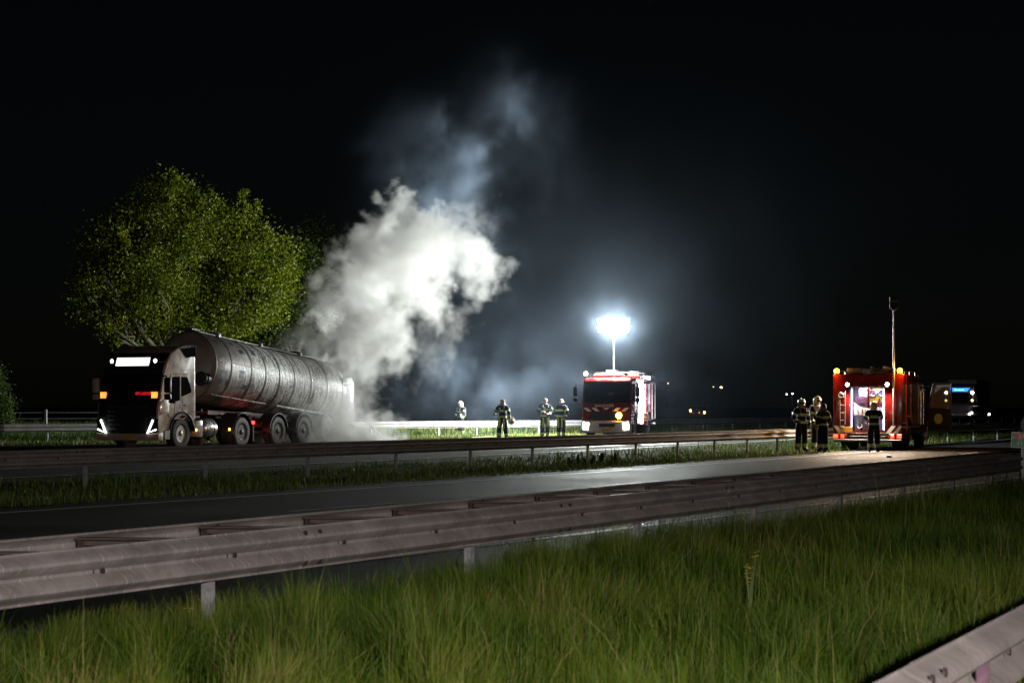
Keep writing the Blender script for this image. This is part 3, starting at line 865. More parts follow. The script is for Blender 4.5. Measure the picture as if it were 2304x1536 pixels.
for s in (1, -1):
    wheel(TK, 0, s * 1.19, 0.52, 0.33, s)
    wheel(TK, -3.72, s * 1.19, 0.52, 0.6, s, 'tyre_wet', 'hub')
    obj('mudguard', prism(arch(-3.72, 0.54, 0.66, 178, 8, 14) + arch(-3.72, 0.54, 0.62, 8, 178, 14), s * 0.6, s * 1.2), 'hub', TK)
    obj('mudguard_edge', tube([(x, s * 1.2, z) for x, z in arch(-3.72, 0.54, 0.64, 178, 8, 14)], 0.016, 5), 'chrome', TK)
    obj('mud_flap', box((-4.42, s * 0.9, 0.45), (0.02, 0.56, 0.52)), 'black', TK)
    obj('tail_lamp', box((-4.45, s * 1.08, 0.84), (0.06, 0.3, 0.12), 0.02), 'red_lens', TK)
obj('flap_edge', tube([(-4.42, 1.19, 0.72), (-4.42, 1.19, 0.18)], 0.02, 5), 'white_paint', TK)
# trailer frame
obj('trailer_frame', join(prism([(-2.6, 1.28), (-4.6, 1.2), (-10.9, 1.0), (-10.9, 0.82), (-5.2, 0.82), (-4.6, 1.06), (-2.6, 1.14)], 0.4, 0.5), prism([(-2.6, 1.28), (-4.6, 1.2), (-10.9, 1.0), (-10.9, 0.82), (-5.2, 0.82), (-4.6, 1.06), (-2.6, 1.14)], -0.5, -0.4)), 'redframe', TK)
obj('cross_beam', join(*[box((x, 0, 0.78), (0.14, 1.9, 0.14)) for x in (-5.0, -5.35)], box((-5.2, 0.9, 0.7), (0.9, 0.05, 0.06)), box((-5.2, 0.9, 0.5), (0.9, 0.05, 0.06))), 'redframe', TK)
for x in (-6.12, -7.93, -9.74):
    for s in (1, -1):
        wheel(TK, x, s * 1.2, 0.52, 0.4, s, 'tyre_wet', 'hub')
        obj('mudguard', prism(arch(x, 0.54, 0.64, 172, 8, 12) + arch(x, 0.54, 0.6, 8, 172, 12), s * 0.7, s * 1.22), 'hub', TK)
for x in (0, -3.72, -6.12, -7.93, -9.74):
    obj('axle', cyl((x, -1.1, 0.52), (x, 1.1, 0.52), 0.09, 10), 'frame', TK)
# the tank: a tilted cylinder, dished ends, built along its own axis then laid down
T0, T1 = -2.0, -11.15
tilt = math.atan2(0.85, 9.15)
tk_prof = [(0.42, 0.0), (0.40, 0.3), (0.33, 0.62), (0.22, 0.9), (0.08, 1.1), (0.0, 1.18), (-0.06, 1.2)] + [(-0.06 - 9.1 * i / 12, 1.2) for i in range(1, 13)] + [(-9.25, 1.17), (-9.4, 1.05), (-9.55, 0.8), (-9.63, 0.45), (-9.66, 0.0)]
tm = Matrix.Translation((T0, 0, 2.8)) @ Matrix.Rotation(-tilt, 4, 'Y')
tank_o = obj('tank', xf(lathe(tk_prof, 64, 'x'), tm), 'tank', TK, 45)
M['band'] = mat('tank_band', (0.10, 0.095, 0.09), 0.5, 0.2, var=0.3, vscale=8)
for t in (-0.08, -1.05, -2.35, -3.3, -4.25, -5.3, -6.5, -7.7, -8.9):
    obj('band', xf(lathe([(t - 0.03, 1.195), (t - 0.03, 1.212), (t + 0.03, 1.212), (t + 0.03, 1.195)], 64, 'x'), tm), 'band', tank_o, 50)
obj('contour_tape', xf(box((-1.5, 1.19, 0.22), (2.6, 0.012, 0.03)), tm), 'reflect_tape', tank_o)
obj('front_hatch', join(lathe([(-1.60, 0.0), (-1.60, 0.2), (-1.57, 0.24), (-1.54, 0.25), (-1.54, 0.0)], 24, 'x', (0, 0.92, 2.35)), cyl((-1.75, 0.92, 2.35), (-1.9, 0.92, 2.35), 0.2, 16)), 'black', tank_o)
obj('walkway', join(xf(box((-4.4, 0, 1.23), (8.4, 0.42, 0.03)), tm), xf(box((-0.15, 0.0, 1.27), (0.5, 0.5, 0.09), 0.02), tm)), 'band', tank_o)
for t in (-1.6, -4.4, -7.2):
    obj('manhole', xf(lathe([(1.2, 0.26), (1.32, 0.26), (1.35, 0.22), (1.36, 0.0)], 18, 'z', (t, 0, 0)), tm), 'band', tank_o)
obj('side_rail', join(xf(tube([(-0.1, 1.02, -0.98), (-3.6, 1.02, -0.98)], 0.03, 6), tm), xf(tube([(-4.3, 1.05, -0.98), (-9.0, 1.05, -0.98)], 0.05, 6), tm)), 'chrome', TK)
# dark blue patches of the old livery on the side
lv = []
for (t, a, sw, shh) in ((-0.5, 0.95, 0.22, 0.3), (-0.55, 0.2, 0.3, 0.16), (-0.62, -0.18, 0.34, 0.2), (-0.5, -0.42, 0.22, 0.16), (-0.95, -0.42, 0.2, 0.16), (-1.6, 0.9, 0.2, 0.1), (-1.9, 0.62, 0.3, 0.14), (-1.7, -0.1, 0.3, 0.22), (-2.1, -0.45, 0.22, 0.14), (-2.75, 0.7, 0.26, 0.2)):
    pts = []
    for da in (-shh / 2, shh / 2):
        pts.append([(t + dx * sw / 2, 1.207 * math.cos(a + da), 1.207 * math.sin(a + da)) for dx in (-1, 1)])
    v = [pts[0][0], pts[0][1], pts[1][1], pts[1][0]]
    v2 = [(p[0], p[1] * 0.99, p[2] * 0.99) for p in v]
    lv.append((v + v2, [[0, 1, 2, 3], [7, 6, 5, 4], [0, 1, 5, 4], [1, 2, 6, 5], [2, 3, 7, 6], [3, 0, 4, 7]]))
for q_ in lv:
    obj('livery_patch', xf(q_, tm), 'logo', tank_o)
# rear cabinet and ladder
rc = obj('rear_cabinet', bevel_shape(prism([(-10.75, 0.72), (-11.75, 0.72), (-11.8, 2.3), (-11.6, 2.55), (-10.9, 2.5)], -1.18, 1.18), 0.04, 2), mat('sooty_blue_panel', (0.06, 0.05, 0.085), 0.5, var=0.5, vscale=5, dirt=0.6, dirtcol=(0.2, 0.2, 0.24)), TK)
obj('edge_tape', box((-11.3, 1.19, 2.3), (0.85, 0.01, 0.05)), 'stripe_t', rc)
obj('edge_tape', box((-11.75, 1.19, 1.2), (0.03, 0.01, 0.7)), 'reflect_tape', rc)
obj('rear_bumper', box((-11.75, 0, 0.62), (0.1, 2.4, 0.14), 0.02), 'frame', TK)
for s in (1, -1):
    obj('tail_lamp', box((-11.83, s * 0.95, 0.95), (0.03, 0.36, 0.12), 0.01), 'redframe', TK)
for s in (1, -1):
    obj('landing_leg', join(cyl((-4.95, s * 0.7, 1.1), (-4.95, s * 0.7, 0.42), 0.06, 8), box((-4.95, s * 0.7, 0.41), (0.24, 0.2, 0.03))), 'frame', TK)

lamp('tail_lamp_glow', 'POINT', (-4.75, 0.75, 0.6), 3.5, (1, 0.03, 0.04), 0.05, parent=TK)
# ================================================================== fire engines
M['red'] = mat('fire_red_paint', (0.17, 0.006, 0.006), 0.22, coat=0.5, var=0.06, vscale=3, dirt=0.15)
M['shutter'] = mat('aluminium_shutter', (0.2, 0.19, 0.18), 0.3, 0.8, var=0.06, vscale=2)
M['inner'] = mat('locker_lining', (0.55, 0.55, 0.56), 0.5, 0.2, var=0.15, vscale=5)
M['stripe'] = mat('white_reflective_stripe', (0.72, 0.68, 0.62), 0.35, var=0.1, vscale=12)
M['emblem'] = mat('pale_yellow_emblem', (0.5, 0.5, 0.18), 0.4, var=0.1, vscale=10)
M['bumper_w'] = mat('pale_bumper', (0.5, 0.47, 0.45), 0.4, var=0.1, vscale=5, dirt=0.3)
M['head_lens'] = glow('headlamp_lens', (1.0, 0.88, 0.7), 30)
M['beacon_lens'] = glow('amber_beacon_lens', (1.0, 0.45, 0.04), 5)
M['beacon_dim'] = glow('amber_beacon_dim', (1.0, 0.55, 0.22), 14)
M['turn_lens'] = glow('amber_indicator', (1.0, 0.45, 0.02), 55)
M['flood_lens'] = glow('floodlight_lens', (0.95, 1.0, 0.98), 300)
M['led_strip'] = glow('locker_led_strip', (0.78, 0.72, 1.0), 6)
M['scene_led'] = glow('scene_led_bar', (0.88, 0.9, 1.0), 22)
M['tail_lens'] = glow('tail_lens', (1.0, 0.035, 0.012), 8)
M['work_lens'] = glow('rear_work_lamp', (1.0, 0.95, 0.88), 40)
M['yellow'] = mat('yellow_panel', (0.5, 0.42, 0.03), 0.5, var=0.15, vscale=6)
M['white_plastic'] = mat('white_plastic', (0.7, 0.7, 0.72), 0.4, var=0.08, vscale=6)
M['hose_red'] = mat('maroon_hose', (0.28, 0.12, 0.13), 0.6, var=0.25, vscale=14)
M['blue_cyl'] = mat('blue_grey_bottle', (0.2, 0.24, 0.36), 0.4, var=0.2, vscale=6)
M['mast_m'] = mat('mast_aluminium', (0.35, 0.35, 0.35), 0.35, 0.7, var=0.1, vscale=6)
M['orange_refl'] = mat('orange_plate', (0.6, 0.3, 0.03), 0.4, var=0.15, vscale=14)

def torus(c, r, rr, axis='x', n=24, k=8):
    pts = []
    for i in range(n + 1):
        a = 2 * math.pi * i / n
        p, q = r * math.cos(a), r * math.sin(a)
        pts.append({'x': (c[0], c[1] + p, c[2] + q), 'y': (c[0] + p, c[1], c[2] + q), 'z': (c[0] + p, c[1] + q, c[2])}[axis])
    return tube(pts, rr, k, False)

def fire_engine(label, loc, rz, L=7.4, rear_open=False, left_open=False, right_door_open=False, mast_h=3.2, mast_lit=False, mast_x=4.3, mast_y=0.0, mast_foot=1.4, wid=1.25, bar=0.7):
    E = thing('fire_engine', label, 'fire engine', loc, rz, 'fire engines at the incident')
    W, H, xb = wid, 2.78, L - 2.75          # half width, roof height, cab rear
    # --- body shell of panels round its lockers
    z0 = 0.55
    sh = [box((xb - 0.06, 0, (z0 + H) / 2), (0.1, 2 * W - 0.1, H - z0 - 0.1)), box((xb / 2, 0, H - 0.06), (xb - 0.02, 2 * W, 0.12), 0.05, 2),
          box((xb / 2, 0, 0.68), (xb - 0.2, 2 * W - 0.2, 0.1)), box((xb / 2, 0, (z0 + H) / 2), (xb - 0.3, 0.06, H - z0 - 0.3))]
    # rear wall: pillars, header, sill
    if rear_open:
        sh += [box((0.05, s * (0.62 + W) / 2, (0.5 + H) / 2), (0.1, W - 0.62, H - 0.5), 0.03, 2) for s in (1, -1)]
        sh += [box((0.05, 0, (2.32 + H) / 2), (0.098, 1.26, H - 2.32)), box((0.05, 0, 0.55), (0.098, 1.26, 0.14))]
    else:
        sh += [box((0.05, 0, (0.5 + H) / 2), (0.1, 2 * W, H - 0.5), 0.03, 2)]
    # side pillars and sills, right (-y) always closed by shutters, left maybe open
    bays = [(0.12, 1.12), (1.22, 2.42), (2.52, xb - 0.12)]
    for s in (1, -1):
        for x in (0.06, 1.17, 2.47, xb - 0.06):
            sh.append(box((x, s * (W - 0.03), (0.62 + H) / 2), (0.11, 0.06, H - 0.62), 0.01))
        sh.append(box((xb / 2, s * (W - 0.035), H - 0.2), (xb, 0.055, 0.26), 0.01))
        lowz = 0.72
        sh.append(box((0.5, s * (W - 0.034), lowz), (1.0, 0.056, 0.32), 0.01))
        sh.append(box((3.35, s * (W - 0.034), lowz), (2 * (xb - 3.35), 0.056, 0.32), 0.01))
    obj('body', join(*sh), 'red', E)
    # lockers' shutters
    for s in (1, -1):
        if s > 0 and left_open: continue
        for i, (a, b) in enumerate(bays):
            zb = 1.16 if i == 1 else 0.9
            zt = H - 0.34
            p = obj('roller_shutter', box(((a + b) / 2, s * (W - 0.045), (zb + zt) / 2), (b - a, 0.03, zt - zb)), 'shutter', E)
            slats = [box(((a + b) / 2, s * (W - 0.028), zb + 0.04 + k * 0.08), (b - a - 0.02, 0.012, 0.066), 0.004) for k in range(int((zt - zb) / 0.08))]
            ob = obj('slat_curtain', join(*slats), 'shutter', p); ob['kind'] = 'stuff'
            obj('shutter_handle', box(((a + b) / 2, s * (W - 0.01), zb + 0.08), (0.5, 0.03, 0.035), 0.01), 'chrome', p)
        obj('reflective_stripe', box((xb / 2, s * (W + 0.001), 0.84), (xb - 0.1, 0.006, 0.05)), 'stripe', E)
    # chassis and wheels
    obj('chassis', join(box((L / 2, 0, 0.62), (L - 0.4, 0.8, 0.22)), box((0.12, 0, 0.5), (0.18, 2.3, 0.16), 0.03)), 'frame', E)
    for s in (1, -1):
        wheel(E, 1.82, s * (W - 0.03), 0.5, 0.56, s, 'tyre', 'hub')
        wheel(E, L - 1.35, s * (W - 0.03), 0.5, 0.32, s, 'tyre', 'rim')
        obj('wheel_arch', prism(arch(1.82, 0.52, 0.66, 175, 5, 12) + arch(1.82, 0.52, 0.6, 5, 175, 12), s * 0.7, s * (W + 0.01)), 'black', E)
    # --- cab
    cp = [(L - 0.03, 0.55), (L, 0.9), (L - 0.02, 1.5), (L - 0.3, 2.5), (L - 0.5, 2.66), (xb + 0.02, 2.7), (xb + 0.02, 0.6)]
    cp += arch(L - 1.35, 0.52, 0.64, 173, 7, 12)
    obj('cab', bevel_shape(prism(cp, -W + 0.02, W - 0.02), 0.07, 3, 25), 'red', E, 40)
    def fp(za, zb, y0, y1, d=0.012, bk=0.04):
        fx = lambda z: np.interp(z, [0.55, 0.9, 1.5, 2.5], [L - 0.03, L, L - 0.02, L - 0.3])
        xa, xb_ = float(fx(za)), float(fx(zb))
        nx, nz = zb - za, -(xb_ - xa); ll = math.hypot(nx, nz); nx /= ll; nz /= ll
        return prism([(xa + nx * d, za + nz * d), (xb_ + nx * d, zb + nz * d), (xb_ - nx * bk, zb - nz * bk), (xa - nx * bk, za - nz * bk)], y0, y1)
    wsn = obj('windscreen', bevel_shape(fp(1.56, 2.44, -1.14, 1.14), 0.04, 2), 'glass', E)
    for y in (-0.75, -0.1):
        obj('wiper', tube([(L + 0.02, y, 1.57), (L - 0.08, y + 0.45, 1.85)], 0.012, 5), 'black', wsn)
    gr = obj('grille', bevel_shape(fp(0.86, 1.16, -0.85, 0.85, 0.015), 0.02, 1), 'black', E)
    for i in range(4):
        obj('grille_bar', box((L + 0.022, 0, 0.9 + i * 0.075), (0.02, 1.6, 0.02)), 'frame', gr)
    for y, sg in ((-0.92, 1), (-0.52, 1), (0.5, -1), (0.92, -1)):
        pl = [(y - 0.1 - sg * 0.1, 1.36), (y + 0.1 - sg * 0.1, 1.36), (y + 0.1 + sg * 0.1, 1.2), (y - 0.1 + sg * 0.1, 1.2)]
        obj('chevron', prism(pl, L - 0.03, L + 0.012, 'yz'), 'stripe', E)
    obj('chevron', prism([(-0.16, 1.36), (0.16, 1.36), (0.0, 1.26)], L - 0.03, L + 0.012, 'yz'), 'stripe', E)
    t = text_shape('BRANDWEER', 0.155, 0.004)
    obj('lettering', on_face(t, (L - 0.008, -0.1, 1.44), (1, 0)), 'stripe', E)
    bm_ = obj('bumper', bevel_shape(prism([(L - 0.1, 0.26), (L + 0.1, 0.28), (L + 0.12, 0.74), (L + 0.04, 0.8), (L - 0.2, 0.8), (L - 0.2, 0.26)], -W, W), 0.04, 2), 'bumper_w', E)
    obj('winch_panel', box((L + 0.115, 0.05, 0.6), (0.02, 0.78, 0.16), 0.01), 'black', bm_)
    obj('number_plate', box((L + 0.11, 0.05, 0.42), (0.012, 0.52, 0.1), 0.003), 'plate', bm_)
    for s in (1, -1):
        h_ = obj('headlight', bevel_shape(prism([(s * 0.80, 0.72), (s * 1.12, 0.76), (s * 1.16, 0.42), (s * 0.84, 0.38)], L + 0.06, L + 0.125, 'yz'), 0.02, 2), 'glass', E)
        if mast_lit:
            obj('lens', prism([(s * 0.82, 0.71), (s * 1.1, 0.75), (s * 1.14, 0.43), (s * 0.86, 0.39)], L + 0.126, L + 0.13, 'yz'), 'head_lens', h_)
        # mirrors
        m_ = obj('mirror', join(box((L - 0.02, s * 1.52, 2.05), (0.12, 0.2, 0.42), 0.04, 2), box((L - 0.02, s * 1.52, 1.7), (0.12, 0.2, 0.18), 0.04, 2)), 'black', E)
        obj('mirror_arm', tube([(L - 0.25, s * 1.2, 2.42), (L - 0.05, s * 1.5, 2.4), (L - 0.02, s * 1.52, 2.2)], 0.02, 6), 'chrome', m_)
        obj('mirror_bracket', tube([(L - 0.15, s * 1.2, 1.6), (L - 0.02, s * 1.5, 1.62)], 0.018, 6), 'chrome', m_)
        # side glass
        if not (s < 0 and right_door_open):
            dr = obj('cab_door', bevel_shape(prism([(L - 0.12, 0.62), (L - 0.1, 1.5), (L - 0.42, 2.5), (L - 1.25, 2.52), (L - 1.25, 1.2), (L - 0.8, 0.95), (L - 0.72, 0.62)], s * (W - 0.03), s * (W + 0.0)), 0.01, 1), 'red', E)
            obj('door_glass', prism([(L - 0.18, 1.52), (L - 0.46, 2.42), (L - 1.18, 2.44), (L - 1.18, 1.52)], s * (W - 0.02), s * (W + 0.006)), 'glass', dr)
            obj('door_handle', box((L - 1.12, s * (W + 0.02), 1.38), (0.16, 0.03, 0.04), 0.01), 'black', dr)
        cd = obj('crew_door', bevel_shape(prism([(L - 1.95, 0.66), (L - 1.95, 2.54), (xb + 0.1, 2.54), (xb + 0.1, 0.66)], s * (W - 0.03), s * (W + 0.002)), 0.01, 1), 'red', E)
        obj('door_glass', prism([(L - 2.0, 1.55), (L - 2.0, 2.44), (xb + 0.16, 2.44), (xb + 0.16, 1.55)], s * (W - 0.02), s * (W + 0.008)), 'glass', cd)
        obj('grab_rail', tube([(L - 1.9, s * (W + 0.05), 0.9), (L - 1.9, s * (W + 0.06), 2.2)], 0.018, 6), 'chrome', cd)
    # --- roof: lightbar, beacons, ladder, boxes
    obj('lightbar', box((L - 0.85, 0, 2.76), (0.34, 1.5, 0.1), 0.04, 2), 'white_plastic', E)
    obj('roof_rail', join(tube([(0.2, 1.1, 2.92), (xb, 1.1, 2.92), (xb + 0.15, 0.9, 2.92), (xb + 0.15, -0.9, 2.92), (xb, -1.1, 2.92), (0.2, -1.1, 2.92)], 0.022, 6), *[cyl((x, s * 1.1, 2.76), (x, s * 1.1, 2.92), 0.016, 6) for x in (0.3, 1.6, 3.0, xb - 0.1) for s in (1, -1)]), 'chrome', E)
    ld = obj('ladder', join(*[box((2.3, y, 3.02), (4.2, 0.05, 0.08)) for y in (-0.55, -0.1)]), 'chrome', E)
    for k in range(12):
        obj('rung', cyl((0.4 + k * 0.34, -0.55, 3.02), (0.4 + k * 0.34, -0.1, 3.02), 0.018, 6), 'chrome', ld)
    obj('roof_box', join(box((1.7, 0.55, 2.9), (2.4, 0.6, 0.24), 0.03)), 'frame', E)
    obj('air_horn', join(*[lathe([(0, 0.02), (0.28, 0.03), (0.36, 0.07), (0.36, 0.0)], 10, 'x', (L - 1.2, y, 2.78)) for y in (-0.5, -0.35)]), 'chrome', E)
    fr = 'beacon_dim' if mast_lit else 'black'
    spots = [(L - 0.62, 1.12), (L - 0.62, -1.12)] if mast_lit else [(0.12, 1.14), (0.12, -1.14)]
    for (x, y) in spots:
        b_ = obj('beacon', lathe([(0, 0.08), (0.04, 0.08), (0.04, 0.06)], 14, 'z', (x, y, 2.72 if mast_lit else H)), 'black', E)
        obj('lens', lathe([(0.04, 0.08), (0.12, 0.1), (0.19, 0.085), (0.23, 0.0)], 14, 'z', (x, y, 2.72 if mast_lit else H)), 'beacon_dim' if mast_lit else 'beacon_lens', b_)
    # --- telescopic mast
    mb = H
    ms = obj('mast', join(cyl((mast_x, mast_y, mb - mast_foot), (mast_x, mast_y, mb + mast_h * 0.38), 0.038, 12), cyl((mast_x, mast_y, mb + mast_h * 0.38), (mast_x, mast_y, mb + mast_h * 0.7), 0.031, 12), cyl((mast_x, mast_y, mb + mast_h * 0.7), (mast_x, mast_y, mb + mast_h), 0.025, 12), *[lathe([(-0.03, 0.045), (0.03, 0.045)], 12, 'z', (mast_x, mast_y, mb + mast_h * q)) for q in (0.38, 0.7)]), 'mast_m', E)
    hd = obj('lamp_bar', join(cyl((mast_x, mast_y - bar, mb + mast_h), (mast_x, mast_y + bar, mb + mast_h), 0.03, 8), box((mast_x, mast_y, mb + mast_h), (0.14, 0.16, 0.12), 0.02)), 'frame', ms)
    return E, hd
def flood_heads(hd, E, x, y0, zc, faces, lens, energy, col):
    """floodlight heads on the mast bar"""
    for (dy, dz, sx) in faces:
        hb = obj('flood_head', join(box((x + sx * 0.06, y0 + dy, zc + dz), (0.14, 0.3, 0.24), 0.03, 2)), 'frame', E)
        obj('lens', box((x + sx * 0.132, y0 + dy, zc + dz), (0.012, 0.26, 0.2), 0.004), lens, hb)

# ---- engine with the lit mast, nose towards us
psi1 = R(12.5)
h1 = Vector((-math.sin(psi1), -math.cos(psi1), 0)); l1 = Vector((math.cos(psi1), -math.sin(psi1), 0))
L1 = 7.4
nose = px(1364, 988, 79.0)
c1 = Vector((nose.x, nose.y, 0)) - h1 * L1
E1, hd1 = fire_engine('fire engine facing us under a tall mast of blazing white floodlights', (c1.x, c1.y, 0.206), math.atan2(h1.y, h1.x), L=L1, left_open=True, mast_h=2.24, mast_lit=True, mast_x=L1 - 2.6, mast_y=-0.1, wid=1.2)
mz1 = 2.78 + 2.24
flood_heads(hd1, E1, L1 - 2.6, -0.1, mz1, [(dy, dz, sx) for dz in (-0.17, 0.19) for dy in (-0.64, -0.32, 0.0, 0.32, 0.64) for sx in (1, -1)], 'flood_lens', 0, None)
m1w = c1 + h1 * (L1 - 2.6) + l1 * -0.1
E1.scale = (1, 0.9, 1)
MASTP = Vector((m1w.x, m1w.y, 0.206 + mz1))
# left lockers standing open: lining, shelves, equipment, light strip
W = 1.2
xb1 = L1 - 2.75
lk = obj('open_locker', join(box((xb1 / 2, 0.35, 1.65), (xb1 - 0.3, 0.02, 1.9)), box((1.17, 0.78, 1.65), (0.03, 0.84, 1.8)), box((2.47, 0.78, 1.65), (0.03, 0.84, 1.8)), box((xb1 / 2, 0.78, 0.78), (xb1 - 0.3, 0.84, 0.03)), box((xb1 / 2, 0.78, 2.56), (xb1 - 0.3, 0.84, 0.03))), 'inner', E1)
for (x0, x1_, z) in ((0.15, 1.15, 1.35), (0.15, 1.15, 1.9), (1.2, 2.45, 1.5), (2.5, xb1 - 0.15, 1.1), (2.5, xb1 - 0.15, 1.75)):
    obj('shelf', box(((x0 + x1_) / 2, 0.8, z), (x1_ - x0, 0.8, 0.025)), 'inner', lk)
for (x, z, hh, rr, mm) in ((2.2, 1.55, 0.75, 0.13, 'blue_cyl'), (1.85, 1.55, 0.7, 0.13, 'blue_cyl'), (1.5, 1.55, 0.62, 0.12, 'white_plastic')):
    obj('air_bottle', lathe([(0, rr * 0.6), (0.05, rr), (hh - 0.14, rr), (hh - 0.05, rr * 0.5), (hh, rr * 0.3), (hh, 0)], 16, 'z', (x, 1.0, z)), mm, lk)
for (x, z, r_) in ((0.55, 1.6, 0.2), (0.9, 1.02, 0.2), (3.0, 1.34, 0.2), (3.5, 1.34, 0.2)):
    obj('hose_coil', join(*[torus((x, 1.05, z), r_ - 0.04 * k, 0.022, 'y', 20, 6) for k in range(4)]), 'hose_red', lk)
for (x, z, sx, sz, mm) in ((1.85, 0.98, 0.9, 0.34, 'white_plastic'), (3.2, 0.94, 0.8, 0.26, 'yellow'), (3.3, 1.98, 0.9, 0.3, 'white_plastic'), (0.6, 2.1, 0.6, 0.3, 'redframe')):
    obj('equipment_case', box((x, 0.95, z), (sx, 0.45, sz), 0.03, 2), mm, lk)
obj('led_strip', box((xb1 - 0.1, W + 0.05, 1.62), (0.2, 0.12, 1.95), 0.02), 'scene_led', E1)
sb = obj('scene_light', box((xb1 - 1.55, W + 0.03, 2.72), (2.1, 0.1, 0.16), 0.03), 'frame', E1)
obj('lens', box((xb1 - 1.55, W + 0.085, 2.72), (2.06, 0.012, 0.13)), 'scene_led', sb)
sb2 = obj('scene_light', box((xb1 - 1.55, -W - 0.03, 2.72), (2.1, 0.1, 0.16), 0.03), 'frame', E1)  # unseen right-hand bar, added to light the tanker, smoke and tree
obj('lens', box((xb1 - 1.55, -W - 0.085, 2.72), (2.06, 0.012, 0.13)), 'scene_led', sb2)
obj('locker_frame', join(tube([(1.1, W + 0.03, 0.84), (1.1, W + 0.03, 2.5), (0.12, W + 0.03, 2.5), (0.12, W + 0.03, 0.84), (1.1, W + 0.03, 0.84)], 0.022, 6)), 'stripe', E1)
obj('front_indicator', lathe([(0, 0.14), (0.03, 0.14), (0.06, 0.09), (0.07, 0)], 16, 'x', (L1 + 0.015, 0.62, 1.02)), 'turn_lens', E1)
obj('pump_manifold', join(box((0.6, 1.0, 0.62), (0.5, 0.4, 0.2), 0.03), *[lathe([(0, 0.07), (0.12, 0.07), (0.14, 0.05), (0.14, 0)], 12, 'y', (0.45 + 0.2 * k, 1.2, 0.62)) for k in range(2)]), 'chrome', E1)

# ---- engine on the near carriageway, tail towards us
psi2 = R(20)
h2 = Vector((math.sin(psi2), math.cos(psi2), 0)); l2 = Vector((-math.cos(psi2), math.sin(psi2), 0))
tail = px(1952, 1013, 66.4)
E2, hd2 = fire_engine('red fire engine seen from behind with its rear pump locker open and lit', (tail.x, tail.y, 0.012), math.atan2(h2.y, h2.x), L=7.4, rear_open=True, right_door_open=True, mast_h=2.35, mast_x=0.02 - 0.09, mast_y=-0.95, mast_foot=1.9, bar=0.1)
flood_heads(hd2, E2, -0.07, -0.95, 2.78 + 2.35, [(0.0, 0.1, 1), (0.0, 0.34, 1)], 'glass', 0, None)
# rear locker: lining and contents
rl = obj('rear_locker', join(box((0.85, 0, 1.45), (0.02, 1.2, 1.75)), box((0.45, 0.61, 1.45), (0.8, 0.02, 1.75)), box((0.45, -0.61, 1.45), (0.8, 0.02, 1.75)), box((0.45, 0, 2.32), (0.8, 1.2, 0.02)), box((0.45, 0, 0.64), (0.8, 1.2, 0.02))), 'inner', E2)
obj('locker_trim', join(box((-0.006, 0.625, 1.47), (0.02, 0.03, 1.72)), box((-0.006, -0.625, 1.47), (0.02, 0.03, 1.72)), box((-0.006, 0, 2.335), (0.02, 1.28, 0.03)), box((-0.006, 0, 0.62), (0.02, 1.28, 0.03))), 'chrome', rl)
obj('led_strip', box((0.06, -0.575, 1.5), (0.05, 0.05, 1.5), 0.01), 'led_strip', rl)
obj('led_strip', box((0.06, 0.59, 1.5), (0.03, 0.03, 1.5), 0.01), 'led_strip', rl)
obj('yellow_panel', box((0.6, -0.28, 1.98), (0.03, 0.56, 0.6), 0.01), 'yellow', rl)
for y in (-0.12, -0.42):
    obj('hose_coupling', join(torus((0.55, y, 2.1), 0.115, 0.035, 'x', 20, 8), lathe([(0.5, 0.06), (0.58, 0.06)], 14, 'x', (0, y, 2.1))), 'chrome', rl)
obj('control_box', box((0.5, 0.2, 2.12), (0.3, 0.36, 0.34), 0.02), 'white_plastic', rl)
for k in range(3):
    obj('gauge', lathe([(0.33, 0.035), (0.345, 0.03), (0.345, 0)], 12, 'x', (0, 0.08 + 0.11 * k, 2.2)), 'black', rl)
for k in range(5):
    obj('hose_winding', join(torus((0.3, 0.25, 1.66), 0.3 - 0.05 * k, 0.026, 'x', 24, 6)), 'hose_red', rl)
obj('white_bin', bevel_shape(prism([(0.52, 1.28), (-0.05, 1.28), (-0.05, 1.52), (0.3, 1.58), (0.52, 1.76)], 0.08, 0.36, 'yz'), 0.02, 2), 'white_plastic', rl)
obj('bin_print', join(box((0.072, 0.36, 1.42), (0.006, 0.03, 0.14)), box((0.072, 0.2, 1.42), (0.006, 0.05, 0.16)), box((0.072, 0.08, 1.42), (0.006, 0.03, 0.14))), 'redframe', rl)
obj('warning_cone', lathe([(0, 0.14), (0.02, 0.14), (0.03, 0.11), (0.4, 0.03), (0.4, 0)], 14, 'z', (0.45, -0.36, 1.5)), 'red', rl)
obj('tool_bag', box((0.4, -0.4, 1.42), (0.4, 0.36, 0.3), 0.06, 2), 'white_plastic', rl)
obj('pump_pipe', join(tube([(0.4, 0.3, 0.7), (0.35, 0.3, 1.05), (0.3, 0.1, 1.15), (0.3, -0.3, 1.15)], 0.06, 10), tube([(0.3, -0.05, 0.68), (0.3, -0.05, 1.15)], 0.05, 10), tube([(0.25, -0.3, 0.68), (0.3, -0.32, 1.1)], 0.06, 10)), 'chrome', rl)
for (y, z) in ((0.32, 1.1), (0.32, 0.9), (0.05, 1.05)):
    obj('hand_wheel', join(torus((0.18, y, z), 0.09, 0.018, 'x', 18, 6), cyl((0.18, y, z), (0.3, y, z), 0.02, 6), box((0.18, y, z), (0.015, 0.17, 0.02))), 'white_plastic', rl)
obj('outlet_cap', join(*[lathe([(-0.02, 0.0), (-0.02, 0.085), (0.06, 0.085)], 16, 'x', (0, y, 0.42)) for y in (0.15, -0.1)]), 'hub', E2)
